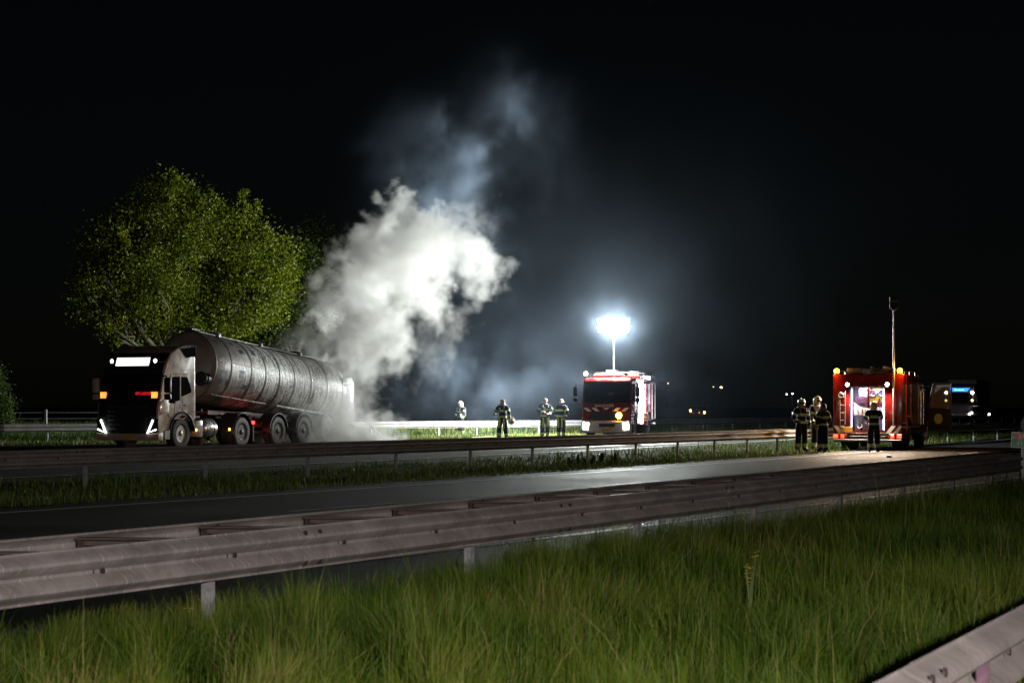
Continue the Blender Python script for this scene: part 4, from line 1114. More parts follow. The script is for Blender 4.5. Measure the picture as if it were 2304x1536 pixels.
# rear outside: ladder rail, stripes, plates, lamps
obj('ladder_rail', join(tube([(-0.09, 0.98, 0.95), (-0.09, 0.98, 2.1), (-0.05, 0.98, 2.15)], 0.018, 6), tube([(-0.09, 0.80, 0.95), (-0.09, 0.80, 2.1), (-0.05, 0.8, 2.15)], 0.018, 6), *[tube([(-0.09, 0.8, 1.1 + 0.28 * k), (-0.09, 0.98, 1.1 + 0.28 * k)], 0.014, 6) for k in range(4)]), 'chrome', E2)
obj('spot_bracket', join(box((-0.04, 0.95, 2.0), (0.1, 0.2, 0.16), 0.04), torus((-0.1, 0.95, 2.02), 0.09, 0.02, 'x', 14, 6)), 'chrome', E2)
for (y, sg) in ((1.02, 1), (0.78, 1), (-0.78, -1), (-1.06, -1)):
    y0 = y
    pl = [(y0 + sg * 0.24, 0.9), (y0 + sg * 0.08, 0.9), (y0 - sg * 0.14, 0.62), (y0 + sg * 0.02, 0.62)]
    pl = [(max(-1.24, min(1.24, a)), b) for a, b in pl]
    obj('chevron', prism(pl, -0.008, 0.02, 'yz'), 'stripe', E2)
obj('marker_board', box((-0.02, 0.76, 0.76), (0.012, 0.42, 0.2), 0.004), 'orange_refl', E2)
for s in (1, -1):
    hs = obj('lamp_cluster', box((-0.02, s * 1.0, 0.52), (0.1, 0.48, 0.18), 0.02), 'redframe', E2)
    for dy in (0.15, -0.1):
        obj('lens', box((-0.075, s * (1.0 + dy), 0.52), (0.02, 0.16 if dy > 0 else 0.12, 0.12), 0.008), 'tail_lens', hs)
    wl = obj('work_lamp', lathe([(0.0, 0.0), (0.0, 0.08), (-0.09, 0.085), (-0.09, 0.07)], 14, 'x', (0, s * 0.72, 2.4)), 'frame', E2)
    obj('lens', lathe([(-0.092, 0.0), (-0.095, 0.066), (-0.08, 0.066)], 14, 'x', (0, s * 0.72, 2.4)), 'work_lens', wl)
obj('roof_locker', box((0.5, -0.5, 2.84), (0.7, 0.8, 0.1), 0.03), 'frame', E2)
obj('rear_bumper', box((-0.05, 0, 0.36), (0.14, 2.46, 0.1), 0.02), 'black', E2)
obj('under_sill', box((0.0, 0, 0.46), (0.05, 1.3, 0.14), 0.01), 'black', E2)
# open cab door on the right side, swung out
Ld = 7.4
hinge = Vector((Ld - 0.15, -1.27, 0))
dm = Matrix.Translation(hinge) @ Matrix.Rotation(R(62), 4, 'Z') @ Matrix.Translation(-hinge)
od = obj('cab_door', xf(bevel_shape(prism([(Ld - 0.15, 0.62), (Ld - 0.15, 1.52), (Ld - 1.25, 1.52), (Ld - 1.25, 0.62)], -1.28, -1.22), 0.02, 1), dm), 'frame', E2)
obj('door_frame', xf(join(tube([(Ld - 0.15, -1.25, 1.5), (Ld - 0.4, -1.25, 2.5), (Ld - 1.25, -1.25, 2.52), (Ld - 1.25, -1.25, 1.5)], 0.035, 6)), dm), 'black', od)
M['clear_glass'] = None
def clear():
    m, n, l = new_mat('tinted_clear_glass')
    b = bsdf_of(m); b.inputs['Base Color'].default_value = (0.28, 0.22, 0.22, 1); b.inputs['Roughness'].default_value = 0.2
    t_ = n.new('ShaderNodeBsdfTransparent'); ms_ = n.new('ShaderNodeMixShader'); ms_.inputs[0].default_value = 0.5
    l.new(b.outputs[0], ms_.inputs[1]); l.new(t_.outputs[0], ms_.inputs[2]); l.new(ms_.outputs[0], n['Material Output'].inputs['Surface'])
    return m
M['clear_glass'] = clear()
obj('door_glass', xf(prism([(Ld - 0.2, 1.54), (Ld - 0.42, 2.45), (Ld - 1.2, 2.47), (Ld - 1.2, 1.54)], -1.255, -1.245), dm), 'clear_glass', od)
obj('door_emblem', xf(lathe([(-1.216, 0.0), (-1.216, 0.2), (-1.22, 0.2)], 28, 'y', (Ld - 0.66, 0, 1.12)), dm), 'emblem', od)
obj('door_pocket', xf(box((Ld - 0.7, -1.2, 0.78), (0.9, 0.05, 0.1), 0.02), dm), 'black', od)
obj('door_step', box((Ld - 0.7, -1.2, 0.45), (0.6, 0.2, 0.04)), 'chrome', E2)
# ================================================================== firefighters
M['suit'] = mat('navy_turnout_suit', (0.012, 0.013, 0.018), 0.85, var=0.35, vscale=14, bump=0.4, bscale=25, spec=0.2)
M['skin'] = mat('skin', (0.42, 0.24, 0.18), 0.55, var=0.1, vscale=20)
M['band_y'] = mat('lime_reflective_band', (0.46, 0.54, 0.12), 0.4, var=0.15, vscale=30)
M['band_s'] = mat('silver_reflective_band', (0.44, 0.44, 0.4), 0.35, var=0.15, vscale=30)
M['hair'] = mat('hair', (0.05, 0.03, 0.02), 0.7, var=0.3, vscale=40)
M['helmet'] = mat('pale_yellow_helmet', (0.62, 0.56, 0.25), 0.3, coat=0.4, var=0.12, vscale=12)
M['boot'] = mat('boot_leather', (0.01, 0.01, 0.01), 0.5, var=0.2, vscale=20)
M['glove'] = mat('glove', (0.06, 0.055, 0.05), 0.8, var=0.3, vscale=30)
def person(label, loc, face, pose, H=1.8, helmet=True, hands='skin', extras=(), trouser_stripe=False, bare=None):
    """face: heading of the chest in the ground plane; pose: joints in the body frame (x right, y forward, z up), metres for a 1.8 m figure"""
    k = H / 1.8
    P = thing('person', label, 'person', loc, math.atan2(face[1], face[0]) - math.pi / 2, 'firefighters at the incident')
    J = dict(pelvis=(0, 0, 0.98), waist=(0, 0.0, 1.12), chest=(0, 0.01, 1.36), neck=(0, 0, 1.53), head=(0, 0.02, 1.62), crown=(0, 0.015, 1.74),
             shR=(0.19, 0, 1.45), elR=(0.27, -0.03, 1.17), wrR=(0.27, 0.08, 0.94), haR=(0.27, 0.11, 0.86),
             shL=(-0.19, 0, 1.45), elL=(-0.27, -0.03, 1.17), wrL=(-0.27, 0.08, 0.94), haL=(-0.27, 0.11, 0.86),
             hiR=(0.1, 0, 0.93), knR=(0.12, 0.02, 0.5), anR=(0.13, -0.02, 0.09), toR=(0.15, 0.15, 0.045),
             hiL=(-0.1, 0, 0.93), knL=(-0.12, 0.02, 0.5), anL=(-0.13, -0.02, 0.09), toL=(-0.15, 0.15, 0.045))
    J.update({a: b for a, b in pose.items() if a != 'look'})
    rad = dict(pelvis=(0.19, 0.15), waist=(0.185, 0.145), chest=(0.21, 0.155), neck=(0.07, 0.07), head=(0.095, 0.11), crown=(0.075, 0.085),
               sh=(0.105, 0.105), el=(0.075, 0.075), wr=(0.06, 0.06), ha=(0.05, 0.035), hi=(0.125, 0.125), kn=(0.098, 0.098), an=(0.09, 0.09), to=(0.06, 0.055))
    names = list(J)
    idx = {n: i for i, n in enumerate(names)}
    edges = [('pelvis', 'waist'), ('waist', 'chest'), ('chest', 'neck'), ('neck', 'head'), ('head', 'crown')]
    for s in 'RL':
        edges += [('chest', 'sh' + s), ('sh' + s, 'el' + s), ('el' + s, 'wr' + s), ('wr' + s, 'ha' + s), ('pelvis', 'hi' + s), ('hi' + s, 'kn' + s), ('kn' + s, 'an' + s), ('an' + s, 'to' + s)]
    me = bpy.data.meshes.new('skeleton')
    me.from_pydata([Vector(J[n]) * k for n in names], [(idx[a], idx[b]) for a, b in edges], [])
    o = bpy.data.objects.new('skeleton', me); COL.objects.link(o)
    sk = o.modifiers.new('skin', 'SKIN'); ss = o.modifiers.new('sub', 'SUBSURF'); ss.levels = 3; ss.render_levels = 3
    sk.branch_smoothing = 0.6
    for n in names:
        v = me.skin_vertices[0].data[idx[n]]
        r = rad.get(n) or rad[n[:2]]
        v.radius = (r[0] * k * 1.12, r[1] * k * 1.12)
        v.use_root = n == 'pelvis'
    bpy.context.view_layer.update()
    ev = o.evaluated_get(bpy.context.evaluated_depsgraph_get())
    body = bpy.data.meshes.new_from_object(ev)
    bpy.data.objects.remove(o)
    body.name = 'body'
    bm = bmesh.new(); bm.from_mesh(body)
    for zz in (0.965, 1.0, 1.04, 1.215, 1.245, 1.285, 1.315):
        bmesh.ops.bisect_plane(bm, geom=bm.verts[:] + bm.edges[:] + bm.faces[:], plane_co=(0, 0, zz * k), plane_no=(0, 0, 1))
    bm.to_mesh(body); bm.free()
    body.materials.clear()
    for mn in ('suit', 'skin', 'band_y', 'band_s', 'boot', hands): body.materials.append(M[mn])
    # which bone a face belongs to and how far along it
    bones = []
    for a, b in edges: bones.append((a, b, Vector(J[a]) * k, Vector(J[b]) * k))
    mi = []
    for pl in body.polygons:
        c = pl.center
        best, bt, bn = 9, 0, None
        for a, b, A, B in bones:
            d = B - A
            t = max(0, min(1, (c - A).dot(d) / d.length_squared))
            dd = (c - A - d * t).length
            if a == 'chest' and b[:2] == 'sh': dd += 0.03
            if dd < best: best, bt, bn = dd, t, (a, b)
        a, b = bn
        m_ = 0
        if b in ('head', 'crown') or (a == 'neck'): m_ = 1
        elif a == 'chest' and b == 'neck' and bt > 0.8: m_ = 1
        elif b[:2] == 'ha' and bt > 0.15: m_ = 5
        elif b[:2] == 'to' : m_ = 4
        elif a in ('waist', 'chest') or (a == 'pelvis' and c.z / k > 0.96):
            zz = c.z / k
            m_ = 2 if (1.215 < zz < 1.245 or 1.285 < zz < 1.315 or 0.965 < zz < 1.0) else (3 if (1.245 <= zz <= 1.285 or 1.0 <= zz < 1.04) else 0)
        elif a[:2] == 'sh' and b[:2] == 'el': m_ = 2 if 0.5 < bt < 0.62 else (3 if 0.62 <= bt < 0.78 else 0)
        elif a[:2] == 'el': m_ = 2 if 0.62 < bt < 0.74 else (3 if 0.74 <= bt < 0.88 else 0)
        elif a[:2] == 'kn': m_ = 2 if 0.55 < bt < 0.64 else (3 if 0.64 <= bt < 0.78 else (2 if 0.78 <= bt < 0.84 else (4 if bt > 0.92 else 0)))
        elif a[:2] == 'hi' and trouser_stripe and abs(c.x - J[a][0] * k) < 0.045 * k and c.y > J[a][1] * k: m_ = 2
        mi.append(m_)
    body.polygons.foreach_set('material_index', mi)
    body.polygons.foreach_set('use_smooth', [True] * len(mi))
    # nose, ears and five fingers on each hand, grown into the same mesh
    bm = bmesh.new(); bm.from_mesh(body)
    def add(sh, m_):
        vs = [bm.verts.new(Vector(v)) for v in sh[0]]
        for f in sh[1]:
            fc = bm.faces.new([vs[i] for i in f]); fc.material_index = m_; fc.smooth = True
    hc = Vector(J['head']) * k
    fw = Vector(pose.get('look', (0, 1, 0))).normalized(); rt_ = Vector((fw.y, -fw.x, 0)).normalized()
    add(tube([hc + fw * 0.085 * k + Vector((0, 0, 0.035)) * k, hc + fw * 0.118 * k - Vector((0, 0, 0.012)) * k, hc + fw * 0.09 * k - Vector((0, 0, 0.02)) * k], [0.008, 0.016, 0.008], 6), 1)
    for s in (1, -1):
        add(tube([hc + rt_ * s * 0.085 * k + Vector((0, 0, 0.03)), hc + rt_ * s * 0.1 * k, hc + rt_ * s * 0.085 * k - Vector((0, 0, 0.03))], [0.008, 0.016, 0.008], 6), 1)
    for s in 'RL':
        A, B = Vector(J['wr' + s]) * k, Vector(J['ha' + s]) * k
        d = (B - A).normalized(); u, w_ = frame_of(d)
        side = 1 if s == 'R' else -1
        inn = Vector((-side, 0.2, 0)); inn = (inn - d * inn.dot(d)).normalized(); ac = d.cross(inn).normalized()
        for f, (q, ln) in enumerate(((-0.03, 0.07), (-0.011, 0.082), (0.01, 0.078), (0.03, 0.06))):
            p0 = B - d * 0.01 + ac * q * k
            add(tube([p0, p0 + d * ln * 0.55 * k + inn * 0.008, p0 + d * ln * 0.8 * k + inn * 0.03], [0.0105 * k, 0.009 * k, 0.007 * k], 6), 5)
        p0 = A + (B - A) * 0.55 + ac * 0.035 * k
        add(tube([p0, p0 + d * 0.03 + ac * 0.03, p0 + d * 0.065 + ac * 0.035 + inn * 0.02], [0.013 * k, 0.011 * k, 0.008 * k], 6), 5)
    bm.to_mesh(body); bm.free()
    b = bpy.data.objects.new('body', body); COL.objects.link(b); b.parent = P
    # face: eyes, mouth
    ey = []
    for s in (1, -1):
        ey.append(lathe([(-0.004, 0.0), (0, 0.011), (0.004, 0.0)], 8, 'y', tuple(hc + fw * 0.1 * k + rt_ * s * 0.033 * k + Vector((0, 0, 0.03 * k)))))
    obj('eyes', join(*ey), 'hair', P)
    obj('mouth', box(tuple(hc + fw * 0.098 * k - Vector((0, 0, 0.055 * k))), (0.045, 0.01, 0.01), 0.003), 'redframe', P)
    hm = Matrix.Translation(hc) @ Matrix.Rotation(math.atan2(fw.y, fw.x) - math.pi / 2, 4, 'Z') @ Matrix.Scale(k, 4)
    if helmet:
        dome = [(0.02, 0.142), (0.05, 0.145), (0.1, 0.135), (0.15, 0.105), (0.18, 0.06), (0.19, 0.0)]
        sh = [(a, q) for a, q in dome]
        shell = lathe(sh, 22, 'z')
        shell = ([(v[0] * 0.95, v[1] * 1.12, v[2] + 0.015) for v in shell[0]], shell[1])
        neckg = prism([(0.13 * math.cos(R(a)), 0.155 * math.sin(R(a)) - 0.0) for a in range(195, 346, 15)] + [(0.115 * math.cos(R(a)), 0.135 * math.sin(R(a))) for a in range(345, 194, -15)], -0.09, 0.04, 'xy')
        he = obj('helmet', xf(join(shell, neckg), hm), 'helmet', P, 50)
        obj('visor', xf(prism([(0.135 * math.cos(R(a)), 0.165 * math.sin(R(a))) for a in range(35, 146, 11)] + [(0.128 * math.cos(R(a)), 0.157 * math.sin(R(a))) for a in range(145, 34, -11)], 0.02, 0.075, 'xy'), hm), 'glass', he)
        obj('crest', xf(tube([(0, -0.14, 0.1), (0, -0.08, 0.18), (0, 0.02, 0.212), (0, 0.1, 0.175)], 0.018, 6), hm), 'band_s', he)
    else:
        cap = lathe([(0.0, 0.112), (0.05, 0.112), (0.09, 0.095), (0.12, 0.055), (0.13, 0.0)], 18, 'z')
        cap = ([(v[0] * 0.98, v[1] * 1.04 - 0.024, v[2] + 0.025 + 0.45 * v[1] * (1 if v[2] < 0.03 else 0)) for v in cap[0]], cap[1])
        obj('hair', xf(cap, hm), 'hair', P, 60)
    for (en, sh, mn) in extras:
        obj(en, ([(v[0] * k, v[1] * k, v[2] * k) for v in sh[0]], sh[1]), mn, P)
    return P
BOTTLE = ('air_bottle', join(lathe([(0.0, 0.04), (0.04, 0.075), (0.42, 0.075), (0.48, 0.04), (0.52, 0.02)], 14, 'z', (0, -0.26, 1.0)), box((0, -0.17, 1.28), (0.28, 0.04, 0.5), 0.02)), 'glove')
STRAPS = ('harness', join(tube([(0.11, 0.16, 1.22), (0.12, 0.185, 1.38), (0.12, 0.1, 1.53), (0.12, -0.14, 1.5)], 0.022, 6), tube([(-0.11, 0.16, 1.22), (-0.12, 0.185, 1.38), (-0.12, 0.1, 1.53), (-0.12, -0.14, 1.5)], 0.022, 6), tube([(0.2, 0.1, 1.06), (0.1, 0.185, 1.05), (-0.1, 0.185, 1.05), (-0.2, 0.1, 1.06)], 0.02, 6)), 'glove')
LENS = ('chest_lamp', join(lathe([(0.16, 0.0), (0.165, 0.035), (0.2, 0.035), (0.205, 0.0)], 10, 'y', (0.06, 0.02, 1.36))), 'white_plastic')
gg = lambda xp, Z, z=0.2: (float((xp - CX) * Z / F), Z, z + 0.008)
# ---- by the far guard rail
hold = dict(elR=(0.30, 0.02, 1.2), wrR=(0.2, 0.25, 1.08), haR=(0.13, 0.3, 1.08), elL=(-0.30, 0.02, 1.2), wrL=(-0.2, 0.25, 1.08), haL=(-0.13, 0.3, 1.08))
fold = dict(elR=(0.31, 0.05, 1.2), wrR=(0.12, 0.27, 1.13), haR=(0.03, 0.29, 1.14), elL=(-0.31, 0.05, 1.2), wrL=(-0.12, 0.25, 1.05), haL=(-0.03, 0.28, 1.05))
walk = dict(elR=(0.33, -0.05, 1.2), wrR=(0.34, 0.16, 1.12), haR=(0.33, 0.24, 1.1), elL=(-0.30, 0.0, 1.17), wrL=(-0.36, 0.08, 0.96), haL=(-0.38, 0.1, 0.87),
            knR=(0.12, 0.1, 0.52), anR=(0.12, 0.14, 0.1), toR=(0.14, 0.31, 0.05), knL=(-0.13, 0.04, 0.5), anL=(-0.14, -0.16, 0.12), toL=(-0.16, 0.0, 0.045))
person('helmeted firefighter half hidden behind the floodlit guard rail, nearest the tanker', gg(1037, 86.8), (-0.75, -0.65), hold, 1.64, True, 'glove', [BOTTLE, STRAPS])
person('bareheaded firefighter walking with a helmet held in one hand by the rail', gg(1131, 77.8), (-0.35, -0.95), walk, 1.74, False, 'skin', [BOTTLE, STRAPS, LENS], True)
person('bareheaded firefighter with folded hands, left of the pair beside the engine', gg(1226, 80.0), (0.2, -1), dict(fold, look=(0.5, 0.85, 0)), 1.8, False, 'skin', [STRAPS, LENS], True)
person('bareheaded firefighter turned sideways, right of the pair beside the engine', gg(1263, 80.6), (-0.55, -0.85), dict(elL=(-0.3, -0.04, 1.18), look=(-0.55, 0.85, 0)), 1.77, False, 'skin', [], True)
# helmet carried by the walking man, and his mask hose
hp = gg(1151, 77.6)
hel = thing('helmet', 'yellow helmet carried low by the walking firefighter', 'helmet', (hp[0], hp[1] + 0.05, 0.86), 0.6)
dome = lathe([(0.0, 0.15), (0.05, 0.15), (0.1, 0.135), (0.15, 0.1), (0.18, 0.05), (0.19, 0.0)], 20, 'z')
obj('shell', rot(dome, R(150), 'X', (0, 0, 0.08)), 'helmet', hel, 50)
obj('chin_strap', tube([(0.13, 0, 0.0), (0.16, 0, 0.22), (0.05, 0.0, 0.3), (-0.08, 0, 0.28), (-0.13, 0, 0.1)], 0.012, 6), 'band_s', hel)
obj('visor', mv(rot(box((0, 0.1, 0.03), (0.2, 0.02, 0.09), 0.02), R(150), 'X'), (0, 0, 0.08)), 'glass', hel)
# ---- beside the near engine
person('helmeted firefighter standing apart at the left of the trio behind the red engine', gg(1803, 64.6, 0.02), (0.25, -0.95), dict(elR=(0.3, 0.02, 1.18), wrR=(0.26, 0.2, 1.02), haR=(0.2, 0.27, 1.0), look=(0.1, 0.9, 0)), 1.84, True, 'glove', [STRAPS])
person('tallest helmeted firefighter in the trio, partly hidden by a bareheaded colleague', gg(1838, 65.4, 0.02), (0.55, -0.7), dict(look=(0.3, 0.9, 0)), 1.92, True, 'glove', [BOTTLE])
person('bareheaded firefighter with a broad lime stripe, closest to the tail lamp', gg(1852, 63.8, 0.02), (-0.5, 0.75), dict(elR=(0.31, -0.02, 1.18), wrR=(0.3, 0.12, 0.98), look=(-0.2, 0.9, 0)), 1.72, False, 'skin', [], True)
person('helmeted firefighter with his back to us working at the open pump locker', gg(1966, 64.2, 0.012), (0.12, 0.98), dict(elR=(0.3, 0.1, 1.22), wrR=(0.2, 0.36, 1.2), haR=(0.17, 0.45, 1.2), elL=(-0.3, 0.1, 1.22), wrL=(-0.2, 0.36, 1.2), haL=(-0.17, 0.45, 1.2)), 1.76, True, 'glove', [])
# ================================================================== trees, bush, fence, flowers
def leaf_mat(name, c0, c1, c2):
    m, n, l = new_mat(name)
    b = bsdf_of(m)
    at = n.new('ShaderNodeAttribute'); at.attribute_name = 'tint'
    cr = n.new('ShaderNodeValToRGB'); e = cr.color_ramp.elements
    e[0].color = (*c0, 1); e[1].color = (*c2, 1); q = e.new(0.5); q.color = (*c1, 1)
    l.new(at.outputs['Fac'], cr.inputs[0]); l.new(cr.outputs[0], b.inputs['Base Color'])
    b.inputs['Roughness'].default_value = 0.5; b.inputs['Specular IOR Level'].default_value = 0.3
    tr = n.new('ShaderNodeBsdfTranslucent'); l.new(cr.outputs[0], tr.inputs[0])
    ms = n.new('ShaderNodeMixShader'); ms.inputs[0].default_value = 0.45
    l.new(b.outputs[0], ms.inputs[1]); l.new(tr.outputs[0], ms.inputs[2]); l.new(ms.outputs[0], n['Material Output'].inputs['Surface'])
    return m
M['leaf'] = leaf_mat('spring_leaf', (0.06, 0.09, 0.003), (0.11, 0.14, 0.004), (0.18, 0.19, 0.008))
M['leaf_dark'] = leaf_mat('dark_leaf', (0.03, 0.05, 0.006), (0.045, 0.07, 0.01), (0.07, 0.085, 0.015))
M['leaf_bush'] = leaf_mat('bush_leaf', (0.05, 0.085, 0.015), (0.075, 0.12, 0.02), (0.11, 0.15, 0.03))
M['bark'] = mat('bark', (0.085, 0.07, 0.05), 0.9, var=0.4, vscale=5, bump=0.8, bscale=9, stretch=(1, 1, 0.3))
def leaf_mesh(name, c, size, tint, mname, parent, seed):
    r = np.random.default_rng(seed)
    n = len(c)
    nrm = r.normal(0, 1, (n, 3)); nrm[:, 2] += 0.5
    nrm /= np.linalg.norm(nrm, axis=1)[:, None]
    a = r.normal(0, 1, (n, 3)); a -= nrm * (a * nrm).sum(1)[:, None]; a /= np.linalg.norm(a, axis=1)[:, None]
    b = np.cross(nrm, a)
    s = size[:, None]
    fold = nrm * s * 0.18
    v = np.stack([c - a * s * 0.5, c - a * s * 0.05 + b * s * 0.32 + fold, c + a * s * 0.55, c - a * s * 0.05 - b * s * 0.32 + fold], 1).reshape(-1, 3)
    base = (np.arange(n) * 4)[:, None]
    tri = np.concatenate([base + np.array([0, 1, 2]), base + np.array([0, 2, 3])], 1).reshape(-1, 3)
    me = bpy.data.meshes.new(name)
    me.vertices.add(len(v)); me.vertices.foreach_set('co', v.ravel().astype(np.float32))
    me.loops.add(tri.size); me.loops.foreach_set('vertex_index', tri.ravel().astype(np.int32))
    me.polygons.add(len(tri)); me.polygons.foreach_set('loop_start', (np.arange(len(tri)) * 3).astype(np.int32)); me.polygons.foreach_set('loop_total', np.full(len(tri), 3, np.int32))
    at = me.attributes.new('tint', 'FLOAT', 'POINT'); at.data.foreach_set('value', np.repeat(tint, 4).astype(np.float32))
    me.update(); me.materials.append(M[mname])
    o = bpy.data.objects.new(name, me); COL.objects.link(o); o.parent = parent
    return o
def tree(label, foot, lobes, nleaf, leaf, mname, seed, clump=0.42, trunk_r=0.28, fork=0.32, name='tree', spikes=0, nclump=None):
    """lobes: (x, y, z, r) in world; leaves gather in clumps through the outer half of each lobe"""
    r = np.random.default_rng(seed)
    T = thing(name, label, 'tree' if 'tree' in name else 'bush', foot, 0)
    F0 = np.array(foot)
    lob = np.array(lobes, float)
    vol = lob[:, 3] ** 2.6
    nc = nclump or nleaf // 40
    pick = r.choice(len(lob), nc, p=vol / vol.sum())
    d = r.normal(0, 1, (nc, 3)); d /= np.linalg.norm(d, axis=1)[:, None]
    rad = lob[pick, 3] * r.uniform(0.25, 1.05, nc) ** 0.55
    cc = lob[pick, :3] + d * rad[:, None] * np.array([1, 1, 0.9])
    if spikes:
        si = r.choice(nc, spikes)
        top = cc[si].copy()
        ext = []
        for t in top:
            for q in range(3): ext.append(t + np.array([r.normal(0, 0.1), r.normal(0, 0.1), 0.35 + 0.32 * q]))
        cc = np.vstack([cc, np.array(ext)])
        nsp = len(ext)
    per = nleaf // len(cc)
    c = np.repeat(cc, per, 0)
    sg = np.full(len(cc), clump)
    if spikes: sg[-nsp:] = clump * 0.35
    c = c + r.normal(0, 1, c.shape) * np.repeat(sg, per)[:, None] * np.array([1, 1, 0.75])
    tint = np.clip(0.45 + np.repeat(r.normal(0, 0.2, len(cc)), per) + r.normal(0, 0.18, len(c)), 0, 1)
    leaf_mesh('crown', c - F0, leaf * r.uniform(0.6, 1.35, len(c)), tint, mname, T, seed + 1)
    # trunk and limbs
    tops = lob[:, :3]
    hz = tops[:, 2].min()
    fz = F0[2] + (lob[:, 2].mean() - F0[2]) * fork
    cen = np.array([lob[:, 0].mean(), lob[:, 1].mean()])
    kx = np.array([F0[0] * 0.8 + cen[0] * 0.2, F0[1] * 0.8 + cen[1] * 0.2, fz])
    sh = [tube([(0, 0, -0.2), (0.05, 0.0, (fz - F0[2]) * 0.4), tuple(kx - F0)], [trunk_r * 1.25, trunk_r, trunk_r * 0.85], 10)]
    for i, L in enumerate(lob):
        e = L[:3]; m = kx * 0.5 + e * 0.5 + r.normal(0, 0.25, 3) + np.array([0, 0, -0.3])
        sh.append(tube([tuple(kx - F0), tuple(m - F0), tuple(e - F0)], [trunk_r * 0.55, trunk_r * 0.36, trunk_r * 0.16], 7))
        for q in range(7):
            u = r.normal(0, 1, 3); u /= np.linalg.norm(u)
            e2 = e + u * L[3] * 0.85; s_ = m * (1 - q / 8) + e * q / 8
            mid = (s_ + e2) / 2 + r.normal(0, 0.15, 3)
            sh.append(tube([tuple(s_ - F0), tuple(mid - F0), tuple(e2 - F0)], [trunk_r * 0.2, trunk_r * 0.12, trunk_r * 0.04], 5))
    obj('trunk', join(*sh), 'bark', T, 60)
    return T
def lobes_px(lst, Z, depth, seed, zf=None):
    r = np.random.default_rng(seed)
    out = []
    for (x, y, rp) in lst:
        if zf: Z = zf(x)
        rr = rp * Z / F
        p = px(x, y, Z)
        out.append((p.x, p.y + r.uniform(-depth, depth), p.z, rr))
    return out
big = [(285, 560, 105), (235, 640, 80), (345, 640, 110), (425, 530, 105), (365, 470, 70), (405, 440, 38), (520, 560, 105), (590, 590, 75), (560, 670, 100), (450, 670, 105), (330, 715, 60), (625, 640, 60), (475, 490, 50), (250, 705, 45), (200, 670, 48), (215, 600, 45), (430, 735, 60), (270, 750, 30), (640, 560, 30)]
tree('broad yellow-green tree standing behind the tanker, lit from the right', (-16.3, 86.5, 0.2), lobes_px(big, 86.5, 0.7, 5, lambda x: 83.6 + (x - 200) / 440.0 * 5.6), 78000, 0.14, 'leaf', 31, clump=0.36, nclump=760, trunk_r=0.3, fork=0.42, spikes=30)
tree('smaller dim tree between the broad tree and the smoke', (-11.2, 94, 0.2), lobes_px([(640, 650, 85), (690, 620, 55), (600, 730, 70), (680, 720, 60), (650, 560, 40)], 94, 1.2, 6), 16000, 0.17, 'leaf_dark', 41, clump=0.38, trunk_r=0.16, fork=0.5, spikes=8)
tree('faint tall dark tree far behind the smoke plume', (-12.6, 116, 0.2), lobes_px([(720, 570, 60), (740, 640, 60), (705, 530, 40), (690, 690, 60)], 116, 1.5, 7), 9000, 0.2, 'leaf_dark', 51, clump=0.45, trunk_r=0.2, fork=0.5)
bl = px(-18, 880, 71)
tree('clipped green bush at the left edge behind the fence', (bl.x, 71, 0.2), [(bl.x, 71, 0.9, 0.75), (bl.x + 0.05, 71.1, 1.7, 0.72), (bl.x, 70.9, 2.5, 0.62), (bl.x - 0.1, 71, 3.1, 0.42), (bl.x + 0.25, 71, 1.25, 0.5)], 9000, 0.1, 'leaf_bush', 61, clump=0.17, trunk_r=0.05, fork=0.2, name='bush', nclump=420)
# wire fence behind the left verge
M['concrete'] = mat('concrete_post', (0.42, 0.41, 0.4), 0.8, var=0.2, vscale=10)
M['wire'] = mat('fence_wire', (0.3, 0.3, 0.3), 0.5, 0.6)
fp0 = px(103, 960, 73.0)
FN = thing('wire_fence', 'thin wire fence with a pale square post left of the tanker', 'fence', (fp0.x, 73.0, 0.2), 0)
fdir = Vector((0.75, 0.66)).normalized()
for k in (-1, 0, 1, 2, 3):
    d = fdir * 3.6 * k
    obj('fence_post', box((d.x, d.y, 0.62), (0.1, 0.1, 1.36), 0.012), 'concrete' if k < 1 else 'bark', FN)
for z in (0.5, 0.92, 1.16):
    a, b = fdir * -9, fdir * 11
    obj('wire', tube([(a.x, a.y, z), (0, 0, z + 0.01), (b.x, b.y, z)], 0.009, 4), 'wire', FN)
# flowering stem in the tall grass
M['petal'] = mat('yellow_petal', (0.62, 0.5, 0.02), 0.6, var=0.2, vscale=30)
M['stem'] = mat('flower_stem', (0.07, 0.1, 0.03), 0.7, var=0.2, vscale=30)
def flower(label, foot, heads, stem_r=0.004, fs=0.014):
    Fl = thing('flowering_plant', label, 'flower', foot, 0)
    for (p, n_) in heads:
        p = Vector(p)
        obj('stem', tube([(p.x * 0.1, p.y * 0.1, 0), (p.x * 0.5, p.y * 0.5, p.z * 0.6), tuple(p)], [stem_r, stem_r * 0.8, stem_r * 0.5], 5), 'stem', Fl)
        r = random.Random(int(p.x * 1000) + n_)
        pet = []
        for q in range(n_):
            c = p + Vector((r.uniform(-1, 1), r.uniform(-1, 1), r.uniform(-0.8, 1.2))) * fs * (1 + n_ * 0.12)
            for w_ in range(4):
                a = w_ * math.pi / 2 + r.uniform(0, 1)
                pet.append(mv(rot(lathe([(0, 0.0), (0.002, fs * 0.45), (0.004, 0.0)], 6, 'z', (fs * 0.5, 0, 0)), a, 'Z'), c))
        obj('blossom', join(*pet), 'petal', Fl)
pf = px(1688, 1330, 12.0)
flower('yellow blossoming stem rising from the dark grass right of centre', (pf.x, 12.0, 0.2), [((0.035, 0, 0.43), 7), ((-0.03, 0, 0.33), 5), ((0.012, 0, 0.32), 3), ((-0.018, 0, 0.29), 4), ((0.0, 0, 0.25), 4), ((-0.025, 0, 0.35), 3)])
pf = px(10, 1452, 10.4)
